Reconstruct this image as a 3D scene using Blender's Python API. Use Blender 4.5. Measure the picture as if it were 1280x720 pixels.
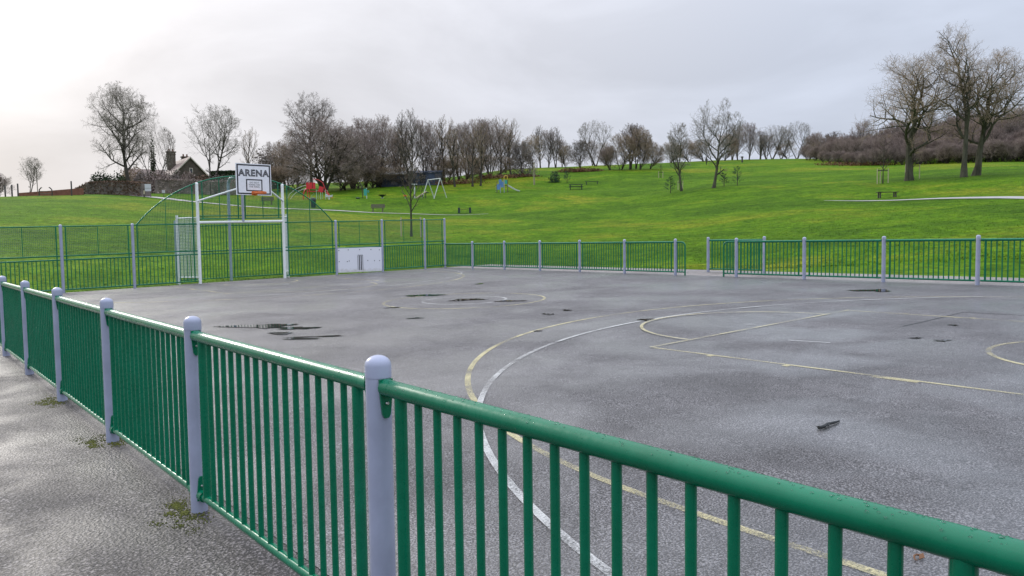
import bpy, math, random
import numpy as np
from mathutils import Vector, Matrix
R = math.radians
# ------------------------------------------------------------------ clear
for o in list(bpy.data.objects): bpy.data.objects.remove(o)
sc = bpy.context.scene
COL = sc.collection

# ------------------------------------------------------------------ camera
# world frame: +Y runs along the long side of the ball court to the goal end, +X across it
HC, FPX, PIT, ROL, YAW = 1.5031, 952.3, 0.0601, -0.0138, 0.6964
def cam_axes():
    fw = Vector((math.sin(YAW)*math.cos(PIT), math.cos(YAW)*math.cos(PIT), -math.sin(PIT)))
    rt = Vector((math.cos(YAW), -math.sin(YAW), 0)); up = rt.cross(fw)
    c, s = math.cos(ROL), math.sin(ROL)
    return fw, c*rt + s*up, -s*rt + c*up
FW, RT, UP = cam_axes()
cd = bpy.data.cameras.new('camera'); cam = bpy.data.objects.new('camera', cd); COL.objects.link(cam)
cd.sensor_width = 36.0; cd.lens = FPX/1280*36.0; cd.clip_start = 0.05; cd.clip_end = 3000
m = Matrix((RT, UP, -FW)).transposed().to_4x4(); m.translation = (0, 0, HC)
cam.matrix_world = m
sc.camera = cam

# ------------------------------------------------------------------ sky and sun
SUN_AZ, SUN_EL = R(-3), R(24)          # azimuth from +Y towards +X
sdir = Vector((math.sin(SUN_AZ)*math.cos(SUN_EL), math.cos(SUN_AZ)*math.cos(SUN_EL), math.sin(SUN_EL)))
w = bpy.data.worlds.new('World'); sc.world = w; w.use_nodes = True
nt = w.node_tree; nt.nodes.clear()
def N(tree, t, **kw):
    n = tree.nodes.new(t)
    for k, v in kw.items():
        if hasattr(n, k): setattr(n, k, v)
        else: n.inputs[k].default_value = v
    return n
def L(tree, a, b): tree.links.new(a, b)
def math_n(tree, op, a, b=None, c=None, clamp=False):
    n = tree.nodes.new('ShaderNodeMath'); n.operation = op; n.use_clamp = clamp
    for i, x in enumerate((a, b, c)):
        if x is None: continue
        if isinstance(x, (int, float)): n.inputs[i].default_value = x
        else: tree.links.new(x, n.inputs[i])
    return n.outputs[0]
def mix_n(tree, fac, a, b, mode='MIX'):
    n = tree.nodes.new('ShaderNodeMix'); n.data_type = 'RGBA'; n.blend_type = mode
    for sock, x in ((n.inputs[0], fac), (n.inputs[6], a), (n.inputs[7], b)):
        if isinstance(x, (int, float)): sock.default_value = x
        elif isinstance(x, tuple): sock.default_value = (*x, 1) if len(x) == 3 else x
        else: tree.links.new(x, sock)
    return n.outputs[2]
def ramp_n(tree, fac, stops):
    n = tree.nodes.new('ShaderNodeValToRGB'); e = n.color_ramp.elements
    while len(e) < len(stops): e.new(0.5)
    for el, (p, c) in zip(e, stops):
        el.position = p; el.color = (*c, 1) if isinstance(c, tuple) else (c, c, c, 1)
    tree.links.new(fac, n.inputs[0]); return n.outputs[0]
sky = N(nt, 'ShaderNodeTexSky', sky_type='NISHITA'); sky.sun_disc = False
sky.sun_elevation = SUN_EL; sky.sun_rotation = SUN_AZ; sky.dust_density = 3.0
bg1 = N(nt, 'ShaderNodeBackground'); L(nt, sky.outputs[0], bg1.inputs[0]); bg1.inputs[1].default_value = 0.005
tc = N(nt, 'ShaderNodeTexCoord')
dot = N(nt, 'ShaderNodeVectorMath', operation='DOT_PRODUCT'); L(nt, tc.outputs['Generated'], dot.inputs[0]); dot.inputs[1].default_value = sdir
sep = N(nt, 'ShaderNodeSeparateXYZ'); L(nt, tc.outputs['Generated'], sep.inputs[0])
# overcast cloud layer: whiter towards the hidden sun, bluer away from it
side = math_n(nt, 'MULTIPLY_ADD', dot.outputs['Value'], 0.5, 0.5, clamp=True)
cl = ramp_n(nt, side, [(0.0, (0.47, 0.50, 0.57)), (0.45, (0.44, 0.48, 0.57)), (0.62, (0.42, 0.465, 0.56)), (0.75, (0.465, 0.50, 0.585)), (0.88, (0.525, 0.535, 0.585)), (0.965, (0.565, 0.56, 0.585)), (1.0, (0.78, 0.76, 0.77))])
mp = N(nt, 'ShaderNodeMapping'); mp.inputs['Scale'].default_value = (1, 1, 2.6); L(nt, tc.outputs['Generated'], mp.inputs[0])
n1 = N(nt, 'ShaderNodeTexNoise'); n1.inputs['Scale'].default_value = 2.6; n1.inputs['Detail'].default_value = 7; n1.inputs['Roughness'].default_value = 0.52; n1.inputs['Distortion'].default_value = 0.5
L(nt, mp.outputs[0], n1.inputs['Vector'])
cv = ramp_n(nt, n1.outputs[0], [(0.32, 0.86), (0.46, 0.97), (0.56, 1.05), (0.68, 1.18)])
cl2 = mix_n(nt, 1.0, cl, cv, 'MULTIPLY')
# CIE overcast: the zenith is brighter than the horizon
zen = math_n(nt, 'MULTIPLY_ADD', math_n(nt, 'POWER', math_n(nt, 'MAXIMUM', sep.outputs[2], 0.0), 1.8), 2.9, 1.0)
cl3 = mix_n(nt, 1.0, cl2, zen, 'MULTIPLY')
bg2 = N(nt, 'ShaderNodeBackground'); L(nt, cl3, bg2.inputs[0]); bg2.inputs[1].default_value = 1.1
ad = N(nt, 'ShaderNodeAddShader'); L(nt, bg1.outputs[0], ad.inputs[0]); L(nt, bg2.outputs[0], ad.inputs[1])
wo = N(nt, 'ShaderNodeOutputWorld'); L(nt, ad.outputs[0], wo.inputs[0])
sl = bpy.data.lights.new('sun', 'SUN'); sl.energy = 1.3; sl.angle = R(14); sl.color = (1.0, 0.95, 0.88)
so = bpy.data.objects.new('sun', sl); COL.objects.link(so); so.location = (0, 0, 60)
so.rotation_euler = sdir.to_track_quat('Z', 'Y').to_euler()
sc.view_settings.view_transform = 'Standard'; sc.view_settings.look = 'None'
sc.view_settings.gamma = 1.0; sc.view_settings.exposure = 0.16; sc.view_settings.use_curve_mapping = False

# ------------------------------------------------------------------ helpers
def G(x, y): return 0.02319*(x-1.4) + 0.00241*(y-4.4)      # the court falls gently for drainage
def ray(px, py):
    d = FW + (px-640)/FPX*RT - (py-360)/FPX*UP
    return d
class MB:
    def __init__(s): s.v = []; s.f = []
    def add(s, vs, fs):
        o = len(s.v); s.v += [tuple(v) for v in vs]; s.f += [tuple(i+o for i in f) for f in fs]; return s
    def box(s, c, size, rot=None):
        hx, hy, hz = (a/2 for a in size); vs = [Vector((x, y, z)) for z in (-hz, hz) for y in (-hy, hy) for x in (-hx, hx)]
        if rot is not None: vs = [rot @ v for v in vs]
        c = Vector(c)
        return s.add([v+c for v in vs], [(0,2,3,1),(4,5,7,6),(0,1,5,4),(2,6,7,3),(0,4,6,2),(1,3,7,5)])
    def tube(s, pts, rad, n=10, cap=True):
        pts = [Vector(p) for p in pts]; k = len(pts)
        if not isinstance(rad, (list, tuple)): rad = [rad]*k
        o = len(s.v); a = None
        for i in range(k):
            t = (pts[min(i+1, k-1)] - pts[max(i-1, 0)])
            t = t.normalized() if t.length > 1e-9 else Vector((0,0,1))
            if a is None: a = t.orthogonal().normalized()
            else:
                a = a - t*a.dot(t); a = a.normalized() if a.length > 1e-6 else t.orthogonal().normalized()
            b = t.cross(a)
            for j in range(n):
                th = 2*math.pi*j/n; s.v.append(tuple(pts[i] + (a*math.cos(th)+b*math.sin(th))*rad[i]))
        for i in range(k-1):
            for j in range(n):
                j2 = (j+1) % n; s.f.append((o+i*n+j, o+i*n+j2, o+(i+1)*n+j2, o+(i+1)*n+j))
        if cap:
            s.f.append(tuple(o+j for j in reversed(range(n)))); s.f.append(tuple(o+(k-1)*n+j for j in range(n)))
        return s
    def lathe(s, prof, n=16, c=(0,0,0)):
        o = len(s.v); k = len(prof)
        for (r, z) in prof:
            for j in range(n):
                th = 2*math.pi*j/n; s.v.append((c[0]+r*math.cos(th), c[1]+r*math.sin(th), c[2]+z))
        for i in range(k-1):
            for j in range(n):
                j2 = (j+1) % n; s.f.append((o+i*n+j, o+i*n+j2, o+(i+1)*n+j2, o+(i+1)*n+j))
        s.f.append(tuple(o+j for j in reversed(range(n)))); s.f.append(tuple(o+(k-1)*n+j for j in range(n)))
        return s
    def prism(s, poly, vec):
        n = len(poly); a = [Vector(p) for p in poly]; b = [p+Vector(vec) for p in a]
        fs = [tuple(reversed(range(n))), tuple(range(n, 2*n))] + [(i, (i+1) % n, n+(i+1) % n, n+i) for i in range(n)]
        return s.add(a+b, fs)
    def mesh(s, name, mat, smooth=True):
        me = bpy.data.meshes.new(name); me.from_pydata(s.v, [], s.f); me.update()
        if smooth: me.shade_smooth(); me.set_sharp_from_angle(angle=R(42))
        if mat: me.materials.append(mat)
        return me
    def build(s, name, mat, parent=None, loc=None, smooth=True):
        return put(name, s.mesh(name, mat, smooth), parent, loc)
def put(name, me, parent=None, loc=None, rot=None, scale=None):
    o = bpy.data.objects.new(name, me); COL.objects.link(o)
    if parent: o.parent = parent
    if loc is not None: o.location = loc
    if rot is not None: o.rotation_euler = rot
    if scale is not None: o.scale = scale
    return o
def tag(o, label=None, cat=None, group=None, kind=None):
    if label: o['label'] = label
    if cat: o['category'] = cat
    if group: o['group'] = group
    if kind: o['kind'] = kind
    return o
def thing(name, loc, label, cat, group=None, rz=0):
    e = bpy.data.objects.new(name, None); COL.objects.link(e); e.location = loc; e.rotation_euler = (0, 0, rz)
    e.empty_display_size = 0.1
    return tag(e, label, cat, group)

# ------------------------------------------------------------------ materials
def new_mat(name):
    m = bpy.data.materials.new(name); m.use_nodes = True; t = m.node_tree; t.nodes.clear()
    b = N(t, 'ShaderNodeBsdfPrincipled'); o = N(t, 'ShaderNodeOutputMaterial'); L(t, b.outputs[0], o.inputs[0])
    return m, t, b
def noise_n(t, scale, detail=4, rough=0.55, vec=None, dist=0.0):
    n = N(t, 'ShaderNodeTexNoise'); n.inputs['Scale'].default_value = scale; n.inputs['Detail'].default_value = detail
    n.inputs['Roughness'].default_value = rough; n.inputs['Distortion'].default_value = dist
    if vec is not None: L(t, vec, n.inputs['Vector'])
    return n.outputs[0]
def pos_n(t, scale=(1,1,1)):
    g = N(t, 'ShaderNodeNewGeometry'); mp = N(t, 'ShaderNodeMapping'); mp.inputs['Scale'].default_value = scale
    L(t, g.outputs['Position'], mp.inputs[0]); return mp.outputs[0]
def bump_n(t, b, h, strength, dist):
    n = N(t, 'ShaderNodeBump'); n.inputs['Strength'].default_value = strength; n.inputs['Distance'].default_value = dist
    L(t, h, n.inputs['Height']); L(t, n.outputs[0], b.inputs['Normal']); return n
def paint(name, col, rough=0.35, var=0.12, spec=0.5, coat=0.0, scale=9.0, metal=0.0):
    m, t, b = new_mat(name); p = pos_n(t)
    v = noise_n(t, scale, 5, 0.6, p)
    dark = tuple(c*(1-var) for c in col); lite = tuple(min(1, c*(1+var)) for c in col)
    L(t, ramp_n(t, v, [(0.3, dark), (0.7, lite)]), b.inputs['Base Color'])
    r = N(t, 'ShaderNodeMapRange'); r.inputs[3].default_value = rough*0.75; r.inputs[4].default_value = min(1, rough*1.3); L(t, noise_n(t, scale*3, 3, 0.6, p), r.inputs[0])
    L(t, r.outputs[0], b.inputs['Roughness']); b.inputs['Specular IOR Level'].default_value = spec
    b.inputs['Coat Weight'].default_value = coat; b.inputs['Metallic'].default_value = metal
    return m
M = {}
def green_paint():
    m, t, b = new_mat('green_powder_coat'); p = pos_n(t)
    v = noise_n(t, 5, 6, 0.65, p)
    c = ramp_n(t, v, [(0.3, (0.0, 0.122, 0.058)), (0.7, (0.0, 0.160, 0.080))])
    L(t, c, b.inputs['Base Color'])
    L(t, ramp_n(t, noise_n(t, 40, 4, 0.6, p), [(0.35, 0.20), (0.7, 0.40)]), b.inputs['Roughness']); b.inputs['Specular IOR Level'].default_value = 0.34
    return m
M['green'] = green_paint()
M['lilac'] = paint('lilac_grey_powder_coat', (0.32, 0.345, 0.455), 0.34, 0.13, 0.5, 0.1, scale=4.5)
M['white'] = paint('white_paint', (0.78, 0.80, 0.79), 0.4, 0.06)
M['greypost'] = paint('grey_blue_post_paint', (0.27, 0.35, 0.40), 0.4, 0.1)
M['steel'] = paint('zinc_bolt', (0.55, 0.55, 0.55), 0.3, 0.1, metal=1.0)
M['dark'] = paint('near_black_matt', (0.012, 0.014, 0.014), 0.6)  # even near-black base colour for the fallen twig, tarmac seam and slot
M['board'] = paint('white_board_plastic', (0.80, 0.80, 0.84), 0.45, 0.05)
M['black'] = paint('black_print', (0.02, 0.02, 0.03), 0.5, 0.1)
M['orange'] = paint('orange_rim_paint', (0.70, 0.16, 0.03), 0.4, 0.1)
M['red'] = paint('red_play_plastic', (0.55, 0.02, 0.03), 0.4, 0.12)
M['blue'] = paint('blue_play_plastic', (0.10, 0.22, 0.48), 0.4, 0.12)
M['yellow'] = paint('yellow_play_paint', (0.62, 0.42, 0.03), 0.4, 0.1)
M['teal'] = paint('teal_play_plastic', (0.04, 0.32, 0.26), 0.4, 0.12)
M['palegreen'] = paint('pale_green_steel', (0.32, 0.50, 0.34), 0.4, 0.1)
M['galv'] = paint('galvanised_steel', (0.50, 0.53, 0.52), 0.38, 0.1)
M['bindark'] = paint('dark_green_bin', (0.015, 0.035, 0.035), 0.45, 0.2)
M['wood'] = paint('weathered_timber', (0.13, 0.115, 0.09), 0.7, 0.25, 0.3)
M['darkwood'] = paint('dark_wet_timber', (0.035, 0.03, 0.024), 0.5, 0.3)
M['stake'] = paint('pale_timber_stake', (0.42, 0.36, 0.25), 0.7, 0.15)
M['coat'] = paint('dark_jacket', (0.018, 0.022, 0.018), 0.8, 0.2)
M['stone'] = paint('house_stone', (0.10, 0.082, 0.068), 0.85, 0.3, 0.2, scale=2.5)
M['roof'] = paint('roof_slate', (0.25, 0.19, 0.165), 0.7, 0.25, 0.3, scale=2.0)
M['trim'] = paint('pale_trim', (0.50, 0.45, 0.38), 0.6, 0.1)
M['shed'] = paint('blue_grey_cladding', (0.045, 0.065, 0.12), 0.5, 0.3, scale=1.2)
M['shedroof'] = paint('pale_sheet_roof', (0.55, 0.57, 0.60), 0.5, 0.1, scale=1.5)
M['glass'] = paint('dark_window_glass', (0.03, 0.035, 0.045), 0.12, 0.1, 0.6)
M['brick'] = paint('red_brick_wall', (0.19, 0.085, 0.06), 0.85, 0.3, 0.2, scale=3.0)
M['sign'] = paint('faded_noticeboard', (0.52, 0.52, 0.55), 0.5, 0.08)

def asphalt(name, base, chips, rough_lo, rough_hi, wet_scale, grain, bstr, film=1.0):
    m, t, b = new_mat(name); p = pos_n(t)
    g = noise_n(t, grain, 3, 0.72, p)                              # stones
    vo = N(t, 'ShaderNodeTexVoronoi'); vo.inputs['Scale'].default_value = grain*0.9; L(t, p, vo.inputs['Vector'])
    big = noise_n(t, 0.9, 6, 0.62, p, 0.6)                        # patchy weathering
    mid = noise_n(t, 7, 5, 0.6, p)
    c1 = ramp_n(t, g, [(0.42, tuple(c*0.15 for c in base)), (0.49, base), (0.55, tuple(c*1.9 for c in base)), (0.62, chips)])
    c2 = mix_n(t, 1.0, c1, ramp_n(t, big, [(0.3, 0.66), (0.52, 1.0), (0.7, 1.28)]), 'MULTIPLY')
    c3 = mix_n(t, 1.0, c2, ramp_n(t, mid, [(0.3, 0.82), (0.7, 1.15)]), 'MULTIPLY')
    L(t, c3, b.inputs['Base Color'])
    wet = math_n(t, 'ADD', math_n(t, 'MULTIPLY', noise_n(t, wet_scale, 6, 0.55, p, 0.5), 0.7), math_n(t, 'MULTIPLY', noise_n(t, wet_scale*0.3, 3, 0.55, p, 0.4), 0.3))
    rr = N(t, 'ShaderNodeMapRange'); rr.inputs[1].default_value = 0.40; rr.inputs[2].default_value = 0.60
    rr.inputs[3].default_value = rough_lo; rr.inputs[4].default_value = rough_hi; L(t, wet, rr.inputs[0]); L(t, rr.outputs[0], b.inputs['Roughness'])
    hh = math_n(t, 'ADD', math_n(t, 'MULTIPLY', g, 1.0), math_n(t, 'MULTIPLY', vo.outputs['Distance'], 0.7))
    bump_n(t, b, hh, bstr, 0.007)
    # water film lying in the low spots: smooth, over the stones
    fm = ramp_n(t, wet, [(0.40, film), (0.53, 0.0)])
    L(t, fm, b.inputs['Coat Weight']); b.inputs['Coat IOR'].default_value = 1.33; b.inputs['Coat Roughness'].default_value = 0.26
    b.inputs['Specular IOR Level'].default_value = 0.5
    return m
M['court'] = asphalt('wet_court_asphalt', (0.066, 0.062, 0.064), (0.25, 0.242, 0.246), 0.40, 0.64, 0.55, 92, 1.0, 0.85)
M['apron'] = asphalt('coarse_wet_footpath', (0.030, 0.026, 0.025), (0.21, 0.19, 0.185), 0.44, 0.70, 1.1, 66, 1.0, 0.3)
M['strip'] = asphalt('worn_path_strip', (0.17, 0.15, 0.14), (0.30, 0.28, 0.26), 0.5, 0.75, 0.8, 60, 0.6, 0.3)
def path_mat():
    m, t, b = new_mat('pale_park_path'); p = pos_n(t)
    L(t, ramp_n(t, noise_n(t, 1.2, 6, 0.6, p), [(0.3, (0.27, 0.255, 0.24)), (0.7, (0.40, 0.385, 0.37))]), b.inputs['Base Color'])
    b.inputs['Roughness'].default_value = 0.5; return m
M['path'] = path_mat()
def line_mat(name, c):
    m, t, b = new_mat(name); p = pos_n(t)
    L(t, ramp_n(t, noise_n(t, 30, 4, 0.6, p), [(0.3, tuple(x*0.72 for x in c)), (0.7, c)]), b.inputs['Base Color'])
    b.inputs['Roughness'].default_value = 0.45
    tr = N(t, 'ShaderNodeBsdfTransparent'); mx = N(t, 'ShaderNodeMixShader')
    wv = math_n(t, 'ADD', math_n(t, 'MULTIPLY', noise_n(t, 85, 3, 0.7, p), 0.55), math_n(t, 'MULTIPLY', noise_n(t, 1.3, 4, 0.6, p), 0.6))
    L(t, ramp_n(t, wv, [(0.48, 0.05), (0.66, 0.84)]), mx.inputs[0])
    out = [n for n in t.nodes if n.type == 'OUTPUT_MATERIAL'][0]
    L(t, tr.outputs[0], mx.inputs[1]); L(t, b.outputs[0], mx.inputs[2]); L(t, mx.outputs[0], out.inputs[0])
    bump_n(t, b, noise_n(t, 95, 3, 0.7, p), 0.5, 0.005)
    return m
M['cream'] = line_mat('cream_yellow_line_paint', (0.62, 0.55, 0.30))
M['whiteline'] = line_mat('white_line_paint', (0.62, 0.62, 0.60))
def water_mat():
    m, t, b = new_mat('puddle_water'); b.inputs['Base Color'].default_value = (0.02, 0.02, 0.02, 1); b.inputs['Roughness'].default_value = 0.03
    b.inputs['IOR'].default_value = 1.33; p = pos_n(t)
    bump_n(t, b, noise_n(t, 9, 2, 0.5, p), 0.04, 0.004)
    at_ = N(t, 'ShaderNodeAttribute', attribute_name='depth'); tr = N(t, 'ShaderNodeBsdfTransparent'); mx = N(t, 'ShaderNodeMixShader')
    al = math_n(t, 'ADD', at_.outputs['Fac'], math_n(t, 'MULTIPLY', math_n(t, 'SUBTRACT', noise_n(t, 14, 5, 0.7, p), 0.5), 1.3))
    L(t, ramp_n(t, al, [(0.30, 0.0), (0.62, 1.0)]), mx.inputs[0]); out = [n for n in t.nodes if n.type == 'OUTPUT_MATERIAL'][0]
    L(t, tr.outputs[0], mx.inputs[1]); L(t, b.outputs[0], mx.inputs[2]); L(t, mx.outputs[0], out.inputs[0])
    return m
M['water'] = water_mat()
def grass_mat(name):
    m, t, b = new_mat(name); p = pos_n(t)
    a = noise_n(t, 0.05, 7, 0.7, p, 0.4); c = noise_n(t, 0.55, 6, 0.7, p, 0.4); d = noise_n(t, 3.2, 5, 0.75, p, 0.3)
    base = ramp_n(t, a, [(0.40, (0.048, 0.108, 0.0035)), (0.5, (0.072, 0.152, 0.004)), (0.61, (0.134, 0.172, 0.010))])
    x = mix_n(t, 1.0, base, ramp_n(t, c, [(0.32, (0.60, 0.68, 0.6)), (0.5, (1, 1, 1)), (0.66, (1.42, 1.22, 1.3))]), 'MULTIPLY')
    x = mix_n(t, 1.0, x, ramp_n(t, d, [(0.30, 0.42), (0.5, 1.0), (0.70, 1.62)]), 'MULTIPLY')
    L(t, x, b.inputs['Base Color']); b.inputs['Roughness'].default_value = 0.9; b.inputs['Specular IOR Level'].default_value = 0.06
    hh = math_n(t, 'ADD', math_n(t, 'MULTIPLY', c, 0.6), math_n(t, 'MULTIPLY', d, 0.4))
    bump_n(t, b, hh, 0.9, 0.35)
    return m
M['grass'] = grass_mat('winter_grass')
def bark_mat(name, dark, lite, scale=3.0):
    m, t, b = new_mat(name); p = pos_n(t, (1, 1, 0.35))
    L(t, ramp_n(t, noise_n(t, scale, 5, 0.65, p), [(0.3, dark), (0.7, lite)]), b.inputs['Base Color'])
    b.inputs['Roughness'].default_value = 0.85; b.inputs['Specular IOR Level'].default_value = 0.2
    bump_n(t, b, noise_n(t, scale*4, 4, 0.7, p), 0.5, 0.03); return m
M['bark'] = bark_mat('wet_dark_bark', (0.035, 0.031, 0.026), (0.09, 0.08, 0.065))
M['barkgreen'] = bark_mat('mossy_bark', (0.03, 0.031, 0.02), (0.095, 0.092, 0.062))
def twig_mat(name, a, c):
    m, t, b = new_mat(name)
    L(t, ramp_n(t, noise_n(t, 0.7, 4, 0.6, pos_n(t)), [(0.3, a), (0.7, c)]), b.inputs['Base Color'])
    b.inputs['Roughness'].default_value = 0.8; b.inputs['Specular IOR Level'].default_value = 0.2; return m
M['twig_grey'] = twig_mat('grey_twigs', (0.150, 0.130, 0.110), (0.325, 0.288, 0.250))
M['twig_brown'] = twig_mat('brown_twigs', (0.19, 0.14, 0.098), (0.42, 0.32, 0.225))
M['twig_plum'] = twig_mat('plum_brown_twigs', (0.175, 0.135, 0.118), (0.36, 0.285, 0.25))
M['twig_dark'] = twig_mat('dark_twigs', (0.105, 0.088, 0.08), (0.26, 0.215, 0.19))
M['evergreen'] = twig_mat('dark_evergreen_leaves', (0.014, 0.026, 0.012), (0.048, 0.070, 0.031))
M['pine'] = twig_mat('pine_needles', (0.02, 0.045, 0.022), (0.06, 0.11, 0.05))
M['hedge'] = twig_mat('brown_hedge_leaves', (0.078, 0.049, 0.034), (0.182, 0.117, 0.078))
M['bracken'] = twig_mat('dead_bracken', (0.10, 0.045, 0.025), (0.24, 0.13, 0.07))
M['moss'] = twig_mat('yellow_green_moss', (0.05, 0.065, 0.01), (0.15, 0.155, 0.025))

# ------------------------------------------------------------------ terrain (grass hill)
TX0, TX1, TY0, TY1 = -16.0, 21.35, -16.0, 27.05        # the tarmac rectangle
COLS = {  # picture column: (distance in m, picture row of the ground there)
 -700: [(60, 292), (100, 275), (160, 268), (300, 272)],
 -250: [(60, 272), (88, 257), (130, 256), (300, 264)],
    0: [(55, 272), (88, 246), (100, 246), (160, 250), (300, 258)],
  100: [(55, 273), (88, 245), (100, 243), (160, 246), (300, 252)],
  190: [(55, 276), (90, 248), (105, 242), (150, 238), (300, 245)],
  300: [(55, 284), (88, 258), (110, 246), (150, 236), (300, 240)],
  400: [(55, 288), (86, 263), (98, 255), (106, 249), (120, 240), (160, 228), (300, 235)],
  480: [(55, 291), (85, 267), (95, 258), (101, 249.5), (110, 245), (125, 236), (160, 226), (300, 230)],
  560: [(55, 292), (84, 269.5), (94.5, 258), (100, 248.5), (110, 244), (125, 233.5), (160, 222), (300, 226)],
  640: [(55, 290), (84, 266), (97, 252), (102, 243.5), (112, 240.5), (125, 232), (140, 218.5), (180, 210), (300, 214)],
  720: [(55, 287), (84, 262), (98, 249.5), (103, 241.5), (115, 238), (130, 226), (150, 214.5), (200, 208), (300, 212)],
  800: [(55, 284), (84, 258), (95, 247), (105, 239), (130, 222), (150, 211), (200, 204), (320, 208)],
  890: [(50, 284), (80, 251), (94, 233.5), (130, 222), (190, 204), (230, 200), (330, 204)],
 1000: [(45, 281), (70, 251), (90, 232), (130, 216), (190, 200.5), (230, 198), (330, 202)],
 1100: [(42, 279), (66, 252), (72, 248), (79, 236), (88, 228.3), (130, 213), (170, 206), (230, 199), (330, 192)],
 1200: [(40, 278), (64, 247.5), (70, 240), (76, 230), (86, 222.5), (130, 207), (165, 203), (230, 195), (330, 186)],
 1280: [(40, 276), (60, 245.5), (66, 241), (73, 229), (86, 218), (130, 204), (165, 201), (230, 192), (330, 182)],
 1750: [(40, 268), (60, 244), (86, 226), (165, 216), (330, 220)],
}
DG = np.arange(0, 801, 1.0)
def edge_dist(az):
    s, c = math.sin(az), math.cos(az)
    tx = (TX1/s if s > 1e-6 else (TX0/s if s < -1e-6 else 1e9)); ty = (TY1/c if c > 1e-6 else (TY0/c if c < -1e-6 else 1e9))
    return min(tx, ty)
def col_profile(px, pts):
    d0 = ray(px, 303); az = math.atan2(d0.x, d0.y); e = edge_dist(az)
    x, y = e*math.sin(az), e*math.cos(az)
    ds, zs = [0, e, e+1.0], [G(x, y)-0.04, G(x, y)-0.04, G(x, y)+0.0]
    for (d, py) in pts:
        r_ = ray(px, py); ds.append(d); zs.append(HC + d*r_.z/math.hypot(r_.x, r_.y))
    ds.append(800); zs.append(zs[-1] - 6)
    z = np.interp(DG, ds, zs); k = np.array([1,2,3,2,1.0]); k /= k.sum()
    zz = np.convolve(np.pad(z, 2, 'edge'), k, 'valid'); i = int(e)+2; z[i:] = zz[i:]
    return az, z
_az, _zz = [], []
for px, pts in COLS.items():
    a, z = col_profile(px, pts); _az.append(a); _zz.append(z)
flat = np.zeros_like(DG)
for a in (_az[0]-0.8, _az[-1]+0.8): _az.append(a); _zz.append(flat - 0.3)
o_ = np.argsort(_az); _az = np.array(_az)[o_]; _zz = np.array(_zz)[o_]
AZF = np.linspace(-math.pi, math.pi, 1441)
ZF = np.array([[0.0]]*1)
def _build_zf():
    out = np.zeros((len(AZF), len(DG)))
    for j in range(len(DG)): out[:, j] = np.interp(AZF, _az, _zz[:, j])
    k = np.exp(-0.5*(np.arange(-14, 15)/6.0)**2); k /= k.sum()
    for j in range(len(DG)): out[:, j] = np.convolve(np.pad(out[:, j], 14, 'edge'), k, 'valid')
    return out
ZF = _build_zf()
def T(x, y):
    d = math.hypot(x, y); a = math.atan2(x, y)
    i = min(max((a+math.pi)/(2*math.pi)*1440, 0), 1439.999); j = min(d, 799.9)
    i0, j0 = int(i), int(j); fi, fj = i-i0, j-j0
    z = (ZF[i0, j0]*(1-fi)+ZF[i0+1, j0]*fi)*(1-fj) + (ZF[i0, j0+1]*(1-fi)+ZF[i0+1, j0+1]*fi)*fj
    inside = TX0 < x < TX1 and TY0 < y < TY1
    if inside: return G(x, y) - 0.05
    ox = max(TX0-x, x-TX1, 0); oy = max(TY0-y, y-TY1, 0); q = min(1, math.hypot(ox, oy)/5.0)
    zg = G(min(max(x, TX0), TX1), min(max(y, TY0), TY1)) - 0.03
    z = zg*(1-q) + z*q if q < 1 else z
    if d > 34: z += 0.05*math.sin(x*0.37+1.3*math.sin(y*0.21))*math.sin(y*0.33+0.7)*min(1, (d-34)/20)
    return z
def at(px, d):
    r_ = ray(px, 250); h = math.hypot(r_.x, r_.y); x, y = r_.x/h*d, r_.y/h*d
    return Vector((x, y, T(x, y)))
def terrain():
    azs = np.concatenate([np.linspace(-math.pi, -0.75, 50, endpoint=False), np.linspace(-0.75, 2.05, 420, endpoint=False), np.linspace(2.05, math.pi, 30, endpoint=False)])
    rs = np.concatenate([[0.0], np.arange(4, 20, 4), np.arange(20, 44, 0.5), np.arange(44, 130, 1.0), np.arange(130, 240, 4), np.arange(240, 801, 20)])
    rs = rs[1:]; na, nr = len(azs), len(rs); v = [(0, 0, G(0, 0)-0.05)]
    for r_ in rs:
        for a in azs:
            x, y = r_*math.sin(a), r_*math.cos(a); v.append((x, y, T(x, y)))
    f = []
    for j in range(na): f.append((0, 1+(j+1) % na, 1+j))
    for i in range(nr-1):
        o = 1+i*na
        for j in range(na):
            j2 = (j+1) % na; f.append((o+j, o+j2, o+na+j2, o+na+j))
    b = MB(); b.v = v; b.f = f
    me = b.mesh('grass_hill', M['grass'], False); me.shade_smooth()
    return tag(put('grass_hill', me), kind='structure')
terrain()

# ------------------------------------------------------------------ tarmac
def sheet(name, x0, x1, y0, y1, mat, dz=0.0, nx=2, ny=2):
    v = []; f = []
    for j in range(ny+1):
        for i in range(nx+1):
            x = x0+(x1-x0)*i/nx; y = y0+(y1-y0)*j/ny; v.append((x, y, G(x, y)+dz))
    for j in range(ny):
        for i in range(nx): a = j*(nx+1)+i; f.append((a, a+1, a+nx+2, a+nx+1))
    b = MB(); b.v = v; b.f = f
    return tag(b.build(name, mat, smooth=False), kind='structure')
NX, FX, GY, PY0, SP = 1.3577, 18.79, 26.92, 4.4346, 2.0606
CX, CY = 10.07, 13.70
sheet('court_surface', NX+0.16, FX+0.12, -3.0, GY+0.10, M['court'])
sheet('footpath', TX0, NX+0.159, TY0, TY1, M['apron'], -0.003)
sheet('path_strip', FX+0.121, TX1, -12.0, GY+0.10, M['strip'], -0.002)
sheet('goal_floor', 8.0, 12.2, GY+0.101, GY+0.35, M['court'], 0.002)

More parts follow.
